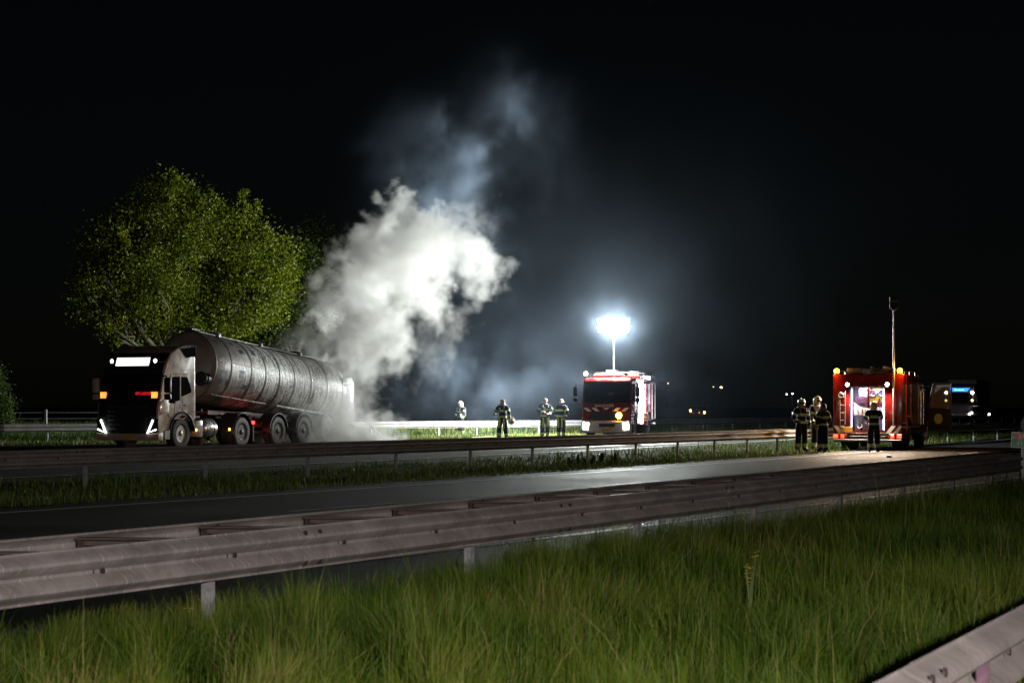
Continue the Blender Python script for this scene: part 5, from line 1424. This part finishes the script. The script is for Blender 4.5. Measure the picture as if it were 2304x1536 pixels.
flower('small orange-yellow flower low at the left edge', (pf.x, 10.2, 0.2), [((0, 0, 0.2), 3)])
pf = px(445, 1420, 11.0)
flower('tiny yellow flower in the grass left of the first rail post', (pf.x, 10.6, 0.2), [((0, 0, 0.22), 2), ((0.03, 0, 0.24), 1)])
# broad-leaved weeds on the median
for i, (xp, Z, hh) in enumerate(((1318, 50.5, 0.32), (1368, 52.0, 0.4), (1298, 49.6, 0.25))):
    p = px(xp, 1040, Z)
    o_ = ((float(bx(Z)) - p.x) * 0.885)
    z_ = float(gz(p.x, Z))
    Wd = thing('weed', ['leafy weed clump below the median rail, middle of three', 'tallest leafy weed clump below the median rail, rightmost of three', 'low leafy weed clump below the median rail, leftmost of three'][i], 'weed', (p.x, Z, z_), 0, 'weeds on the median')
    for k in range(14):
        a = 6.28 * k / 14 + random.random(); q = random.uniform(0.4, 1) * hh
        dx, dy = math.cos(a) * 0.22, math.sin(a) * 0.22
        obj('leaf', prism([(0, 0), (0.05, 0.3 * q), (0.035, 0.8 * q), (0, q), (-0.035, 0.8 * q), (-0.05, 0.3 * q)], -0.002, 0.002), 'leaf_dark', Wd, loc=(dx, dy, 0), rotz=a)
# ================================================================== further traffic, signs, hoses, distant lamps
M['blue_sign'] = glow('lit_blue_sign', (0.02, 0.22, 0.9), 2.2)
M['blue_text'] = glow('lit_blue_text', (0.35, 0.8, 1.0), 2.5)
M['far_head'] = glow('distant_headlamp', (1.0, 0.82, 0.9), 60)
M['far_white'] = glow('distant_white_lamp', (1.0, 0.92, 1.0), 25)
M['far_amber'] = glow('distant_amber_lamp', (1.0, 0.5, 0.08), 45)
M['far_yellow'] = glow('distant_yellow_marker', (1.0, 0.72, 0.3), 3)
M['lorry'] = mat('dull_lorry_paint', (0.08, 0.055, 0.05), 0.4, var=0.15, vscale=3)
M['lorry_pale'] = mat('pale_bumper_paint', (0.35, 0.3, 0.36), 0.4, var=0.15, vscale=3)
ps = R(20)
hh_ = Vector((-math.sin(ps), -math.cos(ps), 0))
lp = px(2158, 951, 157)
LR = thing('lorry', 'distant lorry with a lit blue roof sign and bright headlamps', 'lorry', (lp.x, 157, 0.206), math.atan2(hh_.y, hh_.x))
lc = [(0, 0.4), (0.04, 1.4), (-0.02, 1.7), (-0.25, 2.7), (-0.6, 3.3), (-2.1, 3.4), (-2.1, 0.5), (-1.75, 0.5)] + arch(-1.3, 0.5, 0.6, 160, 20, 8) + [(-0.7, 0.4)]
obj('cab', bevel_shape(prism(lc, -1.22, 1.22), 0.06, 2, 25), 'lorry', LR, 40)
obj('windscreen', prism([(0.01, 1.72), (-0.215, 2.62), (-0.26, 2.62), (-0.04, 1.72)], -1.1, 1.1), 'glass', LR)
obj('bumper', box((0.06, 0, 0.6), (0.2, 2.44, 0.45), 0.05, 2), 'lorry_pale', LR)
obj('grille', box((0.035, 0, 1.2), (0.04, 1.7, 0.6), 0.02), 'black', LR)
for k in range(4): obj('grille_bar', box((0.065, 0, 0.98 + 0.15 * k), (0.03, 1.7, 0.04)), 'lorry', LR)
bs = obj('roof_sign', prism([(-0.86, 3.02), (0.86, 3.02), (0.62, 2.72), (-0.62, 2.72)], -0.28, -0.16, 'yz'), 'blue_sign', LR)
obj('sign_lettering', on_face(text_shape('Bouwma', 0.24, 0.004), (-0.155, 0, 2.87), (1, 0)), 'blue_text', bs)
for s in (1, -1):
    obj('roof_lamp', lathe([(0, 0.13), (0.05, 0.13), (0.07, 0.0)], 12, 'x', (-0.12, s * 1.1, 2.62)), 'far_white', LR)
    obj('marker_light', lathe([(0, 0.11), (0.05, 0.11), (0.06, 0.0)], 12, 'x', (0.0, s * 1.1, 1.95)), 'far_yellow', LR)
    obj('headlight', box((0.17, s * 1.0, 0.72), (0.04, 0.3, 0.26), 0.04), 'far_head', LR)
    obj('mirror', box((-0.1, s * 1.45, 2.2), (0.12, 0.22, 0.6), 0.04), 'black', LR)
    wheel(LR, -1.3, s * 1.2, 0.5, 0.32, s); wheel(LR, -5.2, s * 1.2, 0.5, 0.5, s); wheel(LR, -11, s * 1.2, 0.5, 0.4, s)
obj('trailer', box((-8.2, 0, 2.4), (11.5, 2.48, 2.8), 0.03), 'lorry', LR)
obj('chassis', box((-6.5, 0, 0.8), (12, 1.0, 0.3)), 'frame', LR)
for x in (-3.5, -6.0, -8.5):
    obj('side_marker', box((x, 1.25, 0.75), (0.12, 0.03, 0.08)), 'amber_lens', LR)
def small_vehicle(label, loc, ang, lamps, body='lorry', name='parked_car', cat='car'):
    V_ = thing(name, label, cat, loc, ang, 'distant vehicles with lights on')
    obj('body', bevel_shape(prism([(0, 0.3), (0.02, 0.75), (-0.95, 0.95), (-1.6, 1.45), (-3.2, 1.5), (-4.2, 1.0), (-4.35, 0.35)], -0.88, 0.88), 0.08, 2, 20), body, V_, 40)
    obj('windscreen', prism([(-0.97, 0.98), (-1.55, 1.42), (-1.6, 1.4), (-1.02, 0.95)], -0.75, 0.75), 'glass', V_)
    for s in (1, -1):
        wheel(V_, -0.85, s * 0.86, 0.33, 0.22, s); wheel(V_, -3.5, s * 0.86, 0.33, 0.22, s)
    for (y, z, r_, mm) in lamps:
        obj('headlight', lathe([(0, r_), (0.04, r_ * 0.9), (0.05, 0.0)], 12, 'x', (0.01, y, z)), mm, V_)
    return V_
c_ = px(2206, 938, 150)
small_vehicle('small distant car with two white lamps right of the lorry', (c_.x, 150, 0.206), math.atan2(hh_.y, hh_.x), [(-0.7, 0.9, 0.08, 'far_white'), (0.7, 0.8, 0.07, 'far_white'), (-0.72, 0.6, 0.07, 'red_lens')])
c_ = px(1569, 935, 190)
small_vehicle('distant car showing two amber lamps between the engines', (c_.x, 190, 0.206), math.atan2(-0.96, -0.2), [(-0.72, 1.0, 0.1, 'far_amber'), (0.74, 0.82, 0.1, 'far_amber'), (0.2, 0.8, 0.03, 'amber_lens')])
def far_lamp(label, xp, yp, Z, mm, r_=0.14):
    p = px(xp, yp, Z)
    LP = thing('street_lamp', label, 'street lamp', (p.x, Z, 0.2), 0, 'far-off lamps on the horizon')
    h_ = p.z - 0.2
    obj('lamp_post', tube([(0, 0.6, 0), (0, 0.6, h_ - 0.2), (0, 0.45, h_ + 0.08), (0, 0.1, h_ + 0.1)], [0.09, 0.06, 0.05, 0.04], 8), 'frame', LP)
    obj('lamp_head', lathe([(-r_ * 0.6, 0.0), (-r_ * 0.5, r_ * 0.8), (0, r_), (0.08, r_ * 0.5), (0.1, 0.0)], 12, 'z', (0, 0, h_)), mm, LP)
far_lamp('tiny amber lamp above the right end of the mast engine', 1503, 862, 330, 'far_yellow', 0.16)
far_lamp('small pale lamp, left of the two high ones between the engines', 1605, 870, 330, 'far_yellow', 0.12)
far_lamp('yellow lamp, right of the two high ones between the engines', 1623, 871, 330, 'far_amber', 0.2)
far_lamp('dim white lamp far left of the firefighter trio', 1770, 887, 300, 'far_white', 0.08)
far_lamp('bright white lamp just above the leftmost helmet of the trio', 1783, 885, 300, 'far_white', 0.16)
# hectometre board on the front rail, and a round sign's edge
M['sign_green'] = mat('sign_green', (0.02, 0.42, 0.2), 0.4, var=0.1, vscale=12)
M['sign_red'] = mat('sign_red', (0.9, 0.1, 0.08), 0.4, var=0.1, vscale=12)
M['sign_white'] = mat('sign_white', (0.95, 0.9, 0.82), 0.4, var=0.1, vscale=12)
sp = px(2301, 990, 32.6)
SG = thing('distance_sign', 'small green route board reading A32 41.0 on the guard rail at the right edge', 'sign', (sp.x, 32.6, 0.006), R(-14))
zc = sp.z - 0.006
SR = lambda s_: rot(s_, R(4), 'Y', (0, 0, zc))
obj('board', SR(box((0, 0, zc), (0.4, 0.012, 0.28), 0.003)), 'sign_white', SG)
obj('panel', SR(box((0, -0.008, zc), (0.375, 0.006, 0.255))), 'sign_green', SG)
rp = obj('route_panel', SR(box((0, -0.012, zc + 0.062), (0.32, 0.004, 0.1))), 'sign_red', SG)
obj('lettering', SR(on_face(text_shape('A32', 0.1, 0.002), (-0.0, -0.016, zc + 0.062), (0, -1))), 'sign_white', rp)
obj('lettering', SR(on_face(text_shape('41.0', 0.12, 0.002), (-0.0, -0.013, zc - 0.065), (0, -1))), 'sign_white', SG)
obj('sign_post', box((0.0, 0.03, zc / 2), (0.05, 0.03, zc + 0.2)), 'postm', SG)
rp_ = px(2322, 957, 36)
RS = thing('round_sign', 'round traffic sign seen edge-on from behind at the right edge', 'sign', (rp_.x, 36, 0.2), R(10))
obj('disc', lathe([(-0.012, 0.0), (-0.012, 0.23), (0.012, 0.24), (0.02, 0.23), (0.02, 0.0)], 32, 'y', (0, 0, rp_.z - 0.2)), 'postm', RS)
obj('sign_post', cyl((0, 0.04, -0.3), (0, 0.04, rp_.z), 0.03, 10), 'postm', RS)
# hoses
M['hose_dark'] = mat('black_hose', (0.02, 0.02, 0.022), 0.6, var=0.2, vscale=12)
M['hose_pale'] = mat('pale_hose', (0.5, 0.5, 0.3), 0.7, var=0.2, vscale=12)
def curve_pts(pts, n=8):
    P = [Vector(p) for p in pts]; P = [P[0]] + P + [P[-1]]
    out = []
    for i in range(1, len(P) - 2):
        for k in range(n):
            t = k / n
            a, b, c, d = P[i - 1], P[i], P[i + 1], P[i + 2]
            out.append(0.5 * ((2 * b) + (c - a) * t + (2 * a - 5 * b + 4 * c - d) * t * t + (3 * b - a - 3 * c + d) * t ** 3))
    return out + [P[-2]]
h0 = [px(806, 944, 71.4), px(826, 950, 71.8), px(846, 970, 72.2), px(864, 985, 72.6)]
h0 += [Vector((-4.3, 73.6, 0.26)), Vector((-3.0, 74.6, 0.25)), Vector((-1.6, 76.2, 0.25)), Vector((-0.2, 78.6, 0.25))]
tag(obj('fire_hose', tube(curve_pts(h0), 0.04, 8), 'hose_dark'), 'black hose hanging from the tanker tail down onto the verge', 'hose')
h1_ = [Vector((-1.7, 77.6, 0.27)), Vector((-1.0, 78.0, 0.3)), Vector((-0.4, 78.3, 0.27)), Vector((0.2, 78.9, 0.25)), Vector((1.4, 80.0, 0.25)), Vector((3.0, 84.0, 0.25)), Vector((4.6, 88.0, 0.25))]
tag(obj('fire_hose', tube(curve_pts(h1_), 0.045, 8), 'hose_pale'), 'pale hose lying in the lit grass below the walking firefighter', 'hose')
# small debris on the near carriageway
dp = Vector((11.9, 57.5, 0.03))
tag(obj('debris', bevel_shape(box((0, 0, 0), (0.16, 0.1, 0.07)), 0.02, 2), 'black', loc=dp), 'small dark lump lying on the lit road behind the red engine', 'debris')
# ---- the lamps' own light
AMB = (1.0, 0.46, 0.07)
def at1(x, y, z): return Vector((c1.x, c1.y, 0.206)) + h1 * x + l1 * y + Vector((0, 0, z))
def at2(x, y, z): return Vector((tail.x, tail.y, 0.012)) + h2 * x + l2 * y + Vector((0, 0, z))
P = dict(mast=15000, work=8000, beacon=180, rear=1000, locker2=30, locker1=120, scene=500, added_scene=4500, head=1100)
WHITE = (0.93, 1.0, 0.96)
for s in (-0.45, 0.45):
    lamp('mast_floodlight', 'POINT', MASTP + h1 * 0.45 + l1 * s, P['mast'] / 2, WHITE, 0.2)
for y in (1.14, -1.14):
    lamp('beacon_light', 'POINT', at2(0.02, y * 1.22, 2.78 + 0.2), P['beacon'], AMB, 0.08)
for y in (0.72, -0.72):
    lamp('rear_work_light', 'SPOT', at2(-0.15, y, 2.4), P['rear'], (1.0, 0.8, 0.6), 0.06, rot_to=-h2 * 0.75 + Vector((0, 0, -0.5)), angle=R(165), blend=0.5)
lamp('rear_locker_light', 'AREA', at2(0.25, 0, 2.28), P['locker2'], (0.68, 0.6, 1.0), 0.9, rot_to=(0, 0, -1), size_y=0.3)
lamp('side_locker_light', 'AREA', at1(xb1 - 0.2, W + 0.15, 1.6), P['locker1'], (0.85, 0.83, 1.0), 0.2, rot_to=-h1 * 0.8 + l1 * 0.3, size_y=1.8)
lamp('side_scene_light', 'AREA', at1(xb1 - 1.55, W + 0.2, 2.72), P['scene'], (0.92, 0.94, 1.0), 2.0, rot_to=l1 * 1.0 + Vector((0, 0, -0.6)), size_y=0.15)
lamp('side_scene_light', 'AREA', at1(xb1 - 1.55, -W * 0.9 - 0.2, 2.72), P['added_scene'], (0.95, 0.98, 1.0), 2.0, rot_to=-l1 * 1.0 + Vector((0, 0, -0.05)), size_y=0.15)  # added source on the hidden side, brightens smoke, tank and tree
for s in (1, -1):
    lamp('headlamp_beam', 'SPOT', at1(L1 + 0.2, s * 0.98, 0.56), P['head'], (1.0, 0.9, 0.76), 0.08, rot_to=h1 + Vector((0, 0, -0.05)), angle=R(70), blend=0.9)
# added, unseen tripod lamp standing in for light from the camera side
WL = thing('work_lamp', 'added tripod lamp out of view behind the photographer, lighting the foreground', 'work lamp', (2.2, -2.0, 0.2), 0)
obj('tripod', join(tube([(0, 0, 2.5), (0, 0, 0.9)], 0.025, 8), *[tube([(0, 0, 1.1), (0.6 * math.cos(a), 0.6 * math.sin(a), 0)], 0.016, 6) for a in (0.3, 2.4, 4.5)]), 'frame', WL)
obj('lamp_head', box((0, 0, 2.65), (0.3, 0.12, 0.22), 0.02), 'yellow', WL)
lamp('added_foreground_light', 'SPOT', (2.2, -1.85, 2.9), P['work'], (1.0, 0.85, 0.81), 0.12, rot_to=(-0.33, 1, -0.13), angle=R(82), blend=1.0)
# ================================================================== smoke
def grf(shape, beta, seed, vox=1.0, kmin=0.0, kmax=None):
    """Gaussian random field with a power-law spectrum, zero mean, unit deviation"""
    r = np.random.default_rng(seed)
    w = np.fft.rfftn(r.standard_normal(shape).astype(np.float32))
    kx = np.fft.fftfreq(shape[0])[:, None, None]; ky = np.fft.fftfreq(shape[1])[None, :, None]; kz = np.fft.rfftfreq(shape[2])[None, None, :]
    k = np.sqrt(kx ** 2 + ky ** 2 + kz ** 2) / vox
    k[0, 0, 0] = 1
    a = k ** (-beta / 2)
    a[k < kmin] *= (k[k < kmin] / max(kmin, 1e-6)) ** 2 if kmin else 1
    if kmax: a *= np.exp(-(k / kmax) ** 2)
    a[0, 0, 0] = 0
    f = np.fft.irfftn(w * a, s=shape, axes=(0, 1, 2)).astype(np.float32)
    return f / f.std()
def gather(Fd, X, Y, Z):
    """trilinear lookup in index space"""
    nx, ny, nz = Fd.shape
    X = np.clip(X, 0, nx - 1.001); Y = np.clip(Y, 0, ny - 1.001); Z = np.clip(Z, 0, nz - 1.001)
    i, j, k = X.astype(np.int32), Y.astype(np.int32), Z.astype(np.int32)
    u, v, w = X - i, Y - j, Z - k
    o = 0
    for a in (0, 1):
        for b in (0, 1):
            for c in (0, 1):
                o = o + Fd[i + a, j + b, k + c] * ((u if a else 1 - u) * (v if b else 1 - v) * (w if c else 1 - w))
    return o.astype(np.float32)
def volume_object(name, lo, hi, den, material, label):
    nx, ny, nz = den.shape
    me = bpy.data.meshes.new(name)
    n = nx * ny * nz
    # x runs fastest
    co = np.empty((nz, ny, nx, 3), np.float32)
    co[..., 0] = np.linspace(lo[0], hi[0], nx, dtype=np.float32)[None, None, :]
    co[..., 1] = np.linspace(lo[1], hi[1], ny, dtype=np.float32)[None, :, None]
    co[..., 2] = np.linspace(lo[2], hi[2], nz, dtype=np.float32)[:, None, None]
    me.vertices.add(n); me.vertices.foreach_set('co', co.ravel())
    at = me.attributes.new('den', 'FLOAT', 'POINT')
    at.data.foreach_set('value', np.ascontiguousarray(den.transpose(2, 1, 0)).ravel().astype(np.float32))
    o = bpy.data.objects.new(name, me); COL.objects.link(o)
    me.materials.append(material)
    ng = bpy.data.node_groups.new(name + '_grid', 'GeometryNodeTree')
    ng.interface.new_socket('Geometry', in_out='INPUT', socket_type='NodeSocketGeometry')
    ng.interface.new_socket('Geometry', in_out='OUTPUT', socket_type='NodeSocketGeometry')
    N, Lk = ng.nodes, ng.links
    gi, go = N.new('NodeGroupInput'), N.new('NodeGroupOutput')
    pos = N.new('GeometryNodeInputPosition')
    sub = N.new('ShaderNodeVectorMath'); sub.operation = 'SUBTRACT'; sub.inputs[1].default_value = lo
    Lk.new(pos.outputs[0], sub.inputs[0])
    mul = N.new('ShaderNodeVectorMath'); mul.operation = 'MULTIPLY'
    mul.inputs[1].default_value = ((nx - 1) / (hi[0] - lo[0]), (ny - 1) / (hi[1] - lo[1]), (nz - 1) / (hi[2] - lo[2]))
    Lk.new(sub.outputs[0], mul.inputs[0])
    rnd = N.new('ShaderNodeVectorMath'); rnd.operation = 'ADD'; rnd.inputs[1].default_value = (0.5, 0.5, 0.5)
    Lk.new(mul.outputs[0], rnd.inputs[0])
    fl = N.new('ShaderNodeVectorMath'); fl.operation = 'FLOOR'; Lk.new(rnd.outputs[0], fl.inputs[0])
    sx = N.new('ShaderNodeSeparateXYZ'); Lk.new(fl.outputs[0], sx.inputs[0])
    # integer index kept exact by doing the sum in integers
    def toint(s):
        q = N.new('FunctionNodeFloatToInt'); q.rounding_mode = 'ROUND'; Lk.new(s, q.inputs[0]); return q.outputs[0]
    def imath(op, a, b):
        q = N.new('FunctionNodeIntegerMath'); q.operation = op
        Lk.new(a, q.inputs[0])
        if isinstance(b, int): q.inputs[1].default_value = b
        else: Lk.new(b, q.inputs[1])
        return q.outputs[0]
    ix, iy, iz = toint(sx.outputs[0]), toint(sx.outputs[1]), toint(sx.outputs[2])
    ind = imath('ADD', ix, imath('MULTIPLY', imath('ADD', iy, imath('MULTIPLY', iz, ny)), nx))
    na = N.new('GeometryNodeInputNamedAttribute'); na.data_type = 'FLOAT'; na.inputs[0].default_value = 'den'
    si = N.new('GeometryNodeSampleIndex'); si.data_type = 'FLOAT'; si.domain = 'POINT'; si.clamp = True
    Lk.new(gi.outputs[0], si.inputs['Geometry']); Lk.new(na.outputs[0], si.inputs['Value']); Lk.new(ind, si.inputs['Index'])
    vc = N.new('GeometryNodeVolumeCube')
    Lk.new(si.outputs[0], vc.inputs['Density'])
    vc.inputs['Min'].default_value, vc.inputs['Max'].default_value = lo, hi
    vc.inputs['Resolution X'].default_value, vc.inputs['Resolution Y'].default_value, vc.inputs['Resolution Z'].default_value = nx, ny, nz
    sm = N.new('GeometryNodeSetMaterial'); sm.inputs['Material'].default_value = material
    Lk.new(vc.outputs[0], sm.inputs[0]); Lk.new(sm.outputs[0], go.inputs[0])
    md_ = o.modifiers.new('grid', 'NODES'); md_.node_group = ng
    return tag(o, label, 'smoke', kind='stuff')
def smoke_mat(name, col, dens, aniso=0.0):
    m, n, l = new_mat(name)
    n.remove(n['Principled BSDF'])
    v = n.new('ShaderNodeVolumePrincipled')
    v.inputs['Color'].default_value = (*col, 1)
    v.inputs['Density'].default_value = dens
    v.inputs['Density Attribute'].default_value = 'density'
    v.inputs['Anisotropy'].default_value = aniso
    l.new(v.outputs[0], n['Material Output'].inputs['Volume'])
    return m
ZP = 73.5
puffs = [(770, 850, 45, 1), (740, 830, 38, 1), (700, 803, 24, .8), (805, 830, 48, 1), (800, 775, 62, 1), (772, 765, 44, 1), (738, 785, 24, 1), (835, 800, 48, 1), (855, 765, 46, 1),
         (790, 705, 68, 1), (772, 680, 36, 1), (840, 695, 66, 1), (800, 645, 62, 1), (782, 618, 38, 1), (850, 625, 72, 1), (880, 565, 66, 1), (830, 582, 56, 1), (797, 545, 34, 1), (890, 508, 42, 1), (902, 480, 24, .9),
         (948, 545, 58, .75), (930, 605, 70, .8), (958, 652, 56, .65), (905, 682, 56, .8), (880, 725, 46, .75), (1000, 585, 58, .55), (1048, 592, 52, .45), (1080, 622, 42, .4), (1102, 602, 28, .35), (1040, 535, 34, .4), (1000, 505, 30, .45), (1122, 590, 18, .3),
         (980, 722, 32, .45), (940, 742, 28, .5), (1000, 790, 34, .25), (978, 822, 30, .2), (1062, 732, 30, .3), (1092, 665, 26, .5), (1040, 765, 24, .25), (1062, 482, 24, .25), (1100, 492, 24, .2), (880, 790, 40, .7), (870, 830, 34, .5),
         (720, 905, 40, .6), (700, 945, 48, .8), (745, 955, 54, 1), (785, 982, 46, 1), (830, 988, 26, .9), (725, 985, 42, .9), (690, 992, 36, .7), (655, 850, 34, .16), (700, 860, 46, .3), (750, 900, 40, .4), (640, 905, 36, .12)]
frontp = [(700, 850, 34, .22, 68.5), (740, 860, 40, .4, 68.8), (785, 870, 36, .35, 69.5), (700, 905, 40, .35, 68.0), (745, 920, 44, .6, 68.6), (790, 930, 34, .25, 69.4), (690, 955, 44, .55, 67.8), (735, 965, 48, .85, 68.4), (780, 985, 46, .95, 69.2), (830, 990, 34, .8, 70), (670, 990, 36, .6, 67.6), (720, 1000, 44, .9, 68.2), (645, 880, 32, .12, 67.6), (655, 815, 30, .2, 70), (690, 800, 30, .4, 70.5), (730, 800, 36, .8, 71)]
frontp = [(a, b_, c_, d_ * (1.7 if b_ > 900 else 1.25), e_) for (a, b_, c_, d_, e_) in frontp]
puffs = [p + (None,) for p in puffs] + frontp
SMK = 0.098
lo, hi = (-10.4, 66.2, 0.12), (1.2, 81.0, 11.6)
shape = tuple(int(round((h - l) / SMK)) for l, h in zip(lo, hi))
gx = np.linspace(lo[0], hi[0], shape[0], dtype=np.float32)[:, None, None]
gy = np.linspace(lo[1], hi[1], shape[1], dtype=np.float32)[None, :, None]
gz_ = np.linspace(lo[2], hi[2], shape[2], dtype=np.float32)[None, None, :]
r_ = np.random.default_rng(77)
base = np.full(shape, -1.0, np.float32)
wgt = np.zeros(shape, np.float32)
for (bx_, by_, br, bd, bz_) in puffs:
    # the plume leaves the tank's rear and leans away from us a little as it climbs
    zc_ = 71.6 + 5.6 * np.clip((900 - by_) / 430.0, 0, 1) + 1.0 * np.clip((bx_ - 850) / 250, 0, 1) + r_.uniform(-0.5, 0.5)
    k_ = 1.12
    if bz_: zc_ = bz_; k_ = 1.75
    p = px(bx_, by_, zc_); rr = br * zc_ / F * k_
    for q in range(2):
        yy = p.y + (q - 0.5) * rr * 1.1
        dd = 1 - np.sqrt((gx - p.x) ** 2 + ((gy - yy) * 0.75) ** 2 + (gz_ - p.z) ** 2) / rr
        m_ = dd > base
        base = np.where(m_, dd, base)
        wgt += np.clip(dd + 0.6, 0, 1) ** 2 * bd
        if q == 0: cnt = np.clip(dd + 0.6, 0, 1) ** 2
        else: cnt = cnt + np.clip(dd + 0.6, 0, 1) ** 2
        tot_ = cnt if 'tot_' not in globals() else tot_ + np.clip(dd + 0.6, 0, 1) ** 2
wgt = wgt / np.maximum(tot_, 1e-3)
# swirl the shape, then roughen it
I, Jx, K = np.meshgrid(*[np.arange(s, dtype=np.float32) for s in shape], indexing='ij')
wx, wy, wz = (grf(shape, 3.9, s, SMK, 0.16, 3.0) for s in (1, 2, 3))
amp = 0.33 / SMK
base = gather(base, I + amp * wx, Jx + amp * wy, K + amp * wz)
wgt = gather(wgt, I + amp * wx, Jx + amp * wy, K + amp * wz)
n1 = grf(shape, 3.25, 4, SMK, 0.28)
n1 = gather(n1, I + 0.6 * amp * wy, Jx + 0.6 * amp * wz, K + 0.6 * amp * wx)
bil = np.abs(grf(shape, 3.6, 5, SMK, 0.3))
fd = base + 0.36 * n1 - 0.30 * (bil - 0.7) - 0.02
den = np.clip(fd * 2.0, 0, 1) ** 1.5
den *= 100 * np.clip(0.15 + 1.2 * wgt, 0, 1.3) * wgt * np.clip(0.85 + 0.8 * n1, 0.04, 3)
den[:3] = 0; den[-3:] = 0; den[:, :3] = 0; den[:, -3:] = 0; den[:, :, -3:] = 0
den[den < 0.2] = 0
volume_object('smoke_plume', lo, hi, den, smoke_mat('white_steam', (0.92, 0.91, 0.89), 0.005, 0.12), 'dense white smoke billowing up from the rear of the tanker')
del I, Jx, K, wx, wy, wz, n1, bil, base, wgt, tot_, fd, den
# thin smoke that has drifted on over the engines
DV = 0.22
lo, hi = (-9.0, 70.0, 0.1), (21.0, 95.0, 20.5)
shape = tuple(int(round((h - l) / DV)) for l, h in zip(lo, hi))
gx = np.linspace(lo[0], hi[0], shape[0], dtype=np.float32)[:, None, None]
gy = np.linspace(lo[1], hi[1], shape[1], dtype=np.float32)[None, :, None]
gz_ = np.linspace(lo[2], hi[2], shape[2], dtype=np.float32)[None, None, :]
def gauss(cx, cy, cz, sx, sy, sz):
    return np.exp(-0.5 * (((gx - cx) / sx) ** 2 + ((gy - cy) / sy) ** 2 + ((gz_ - cz) / sz) ** 2))
f1 = grf(shape, 3.6, 21, DV, 0.04); f2 = grf(shape, 3.4, 22, DV, 0.08)
dr = 1.3 * gauss(0.0, 79, 5, 3.5, 4, 4.5) + 9.0 * gauss(MASTP.x, MASTP.y, MASTP.z, 0.9, 1.2, 0.75) + 1.0 * gauss(MASTP.x, MASTP.y, MASTP.z, 2.2, 2.2, 2.2) + 1.0 * gauss(6, 83, 6.5, 6, 4, 5)  # tight dense knot round the mast lamp added to widen its glow
dr = dr * np.clip(0.75 + 0.35 * f1, 0.1, 2)
wis = np.zeros(shape, np.float32)
for (a, b, s_, w_) in ((1040, 315, 0.42, 1.5), (1025, 345, 0.45, 0.9), (1075, 285, 0.4, 0.5), (1130, 215, 0.55, 0.5), (1155, 185, 0.4, 0.5), (1050, 400, 0.35, 0.7), (940, 370, 0.9, 0.10), (1000, 365, 0.8, 0.08), (1120, 300, 1.4, 0.03), (1230, 205, 0.6, 0.08), (1200, 330, 2.0, 0.02), (1000, 440, 0.7, 0.3), (1090, 470, 0.8, 0.3), (955, 455, 0.6, 0.25), (1050, 435, 0.5, 0.35), (1015, 385, 0.45, 0.35), (1120, 520, 0.7, 0.25), (1100, 560, 0.9, 0.2), (900, 850, 0.9, 0.35), (960, 880, 1.2, 0.25), (1060, 840, 1.2, 0.25)):
    p = px(a, b, 80)
    wis += w_ * gauss(p.x, 80, p.z, s_, s_ * 1.6, s_)
I, Jx, K = np.meshgrid(*[np.arange(s, dtype=np.float32) for s in shape], indexing='ij')
wx, wy, wz = (grf(shape, 4.0, s, DV, 0.06, 1.2) for s in (31, 32, 33))
amp = 0.75 / DV
wis = gather(wis, I + amp * wx + 0.5 * (K - 60) * 0, Jx + amp * wy, K + amp * wz)
f2 = gather(f2, I + 1.2 * amp * wz, Jx, K + 1.2 * amp * wx)
wis *= np.clip(0.35 + 0.9 * f2, 0, 3)
dn = 1000 * (0.0009 * dr + 0.09 * wis)
e_ = lambda n_: np.clip(np.minimum(np.arange(n_), n_ - 1 - np.arange(n_)) / 6.0, 0, 1).astype(np.float32)
dn *= e_(shape[0])[:, None, None] * e_(shape[1])[None, :, None]
dn[:, :, -8:] *= np.linspace(1, 0, 8)[None, None, :]
dn[dn < 0.0011] = 0
volume_object('drifting_smoke', lo, hi, dn, smoke_mat('blue_grey_haze', (0.62, 0.78, 1.0), 0.0012, 0.25), 'thin blue-grey smoke drifting over the engine with the mast')
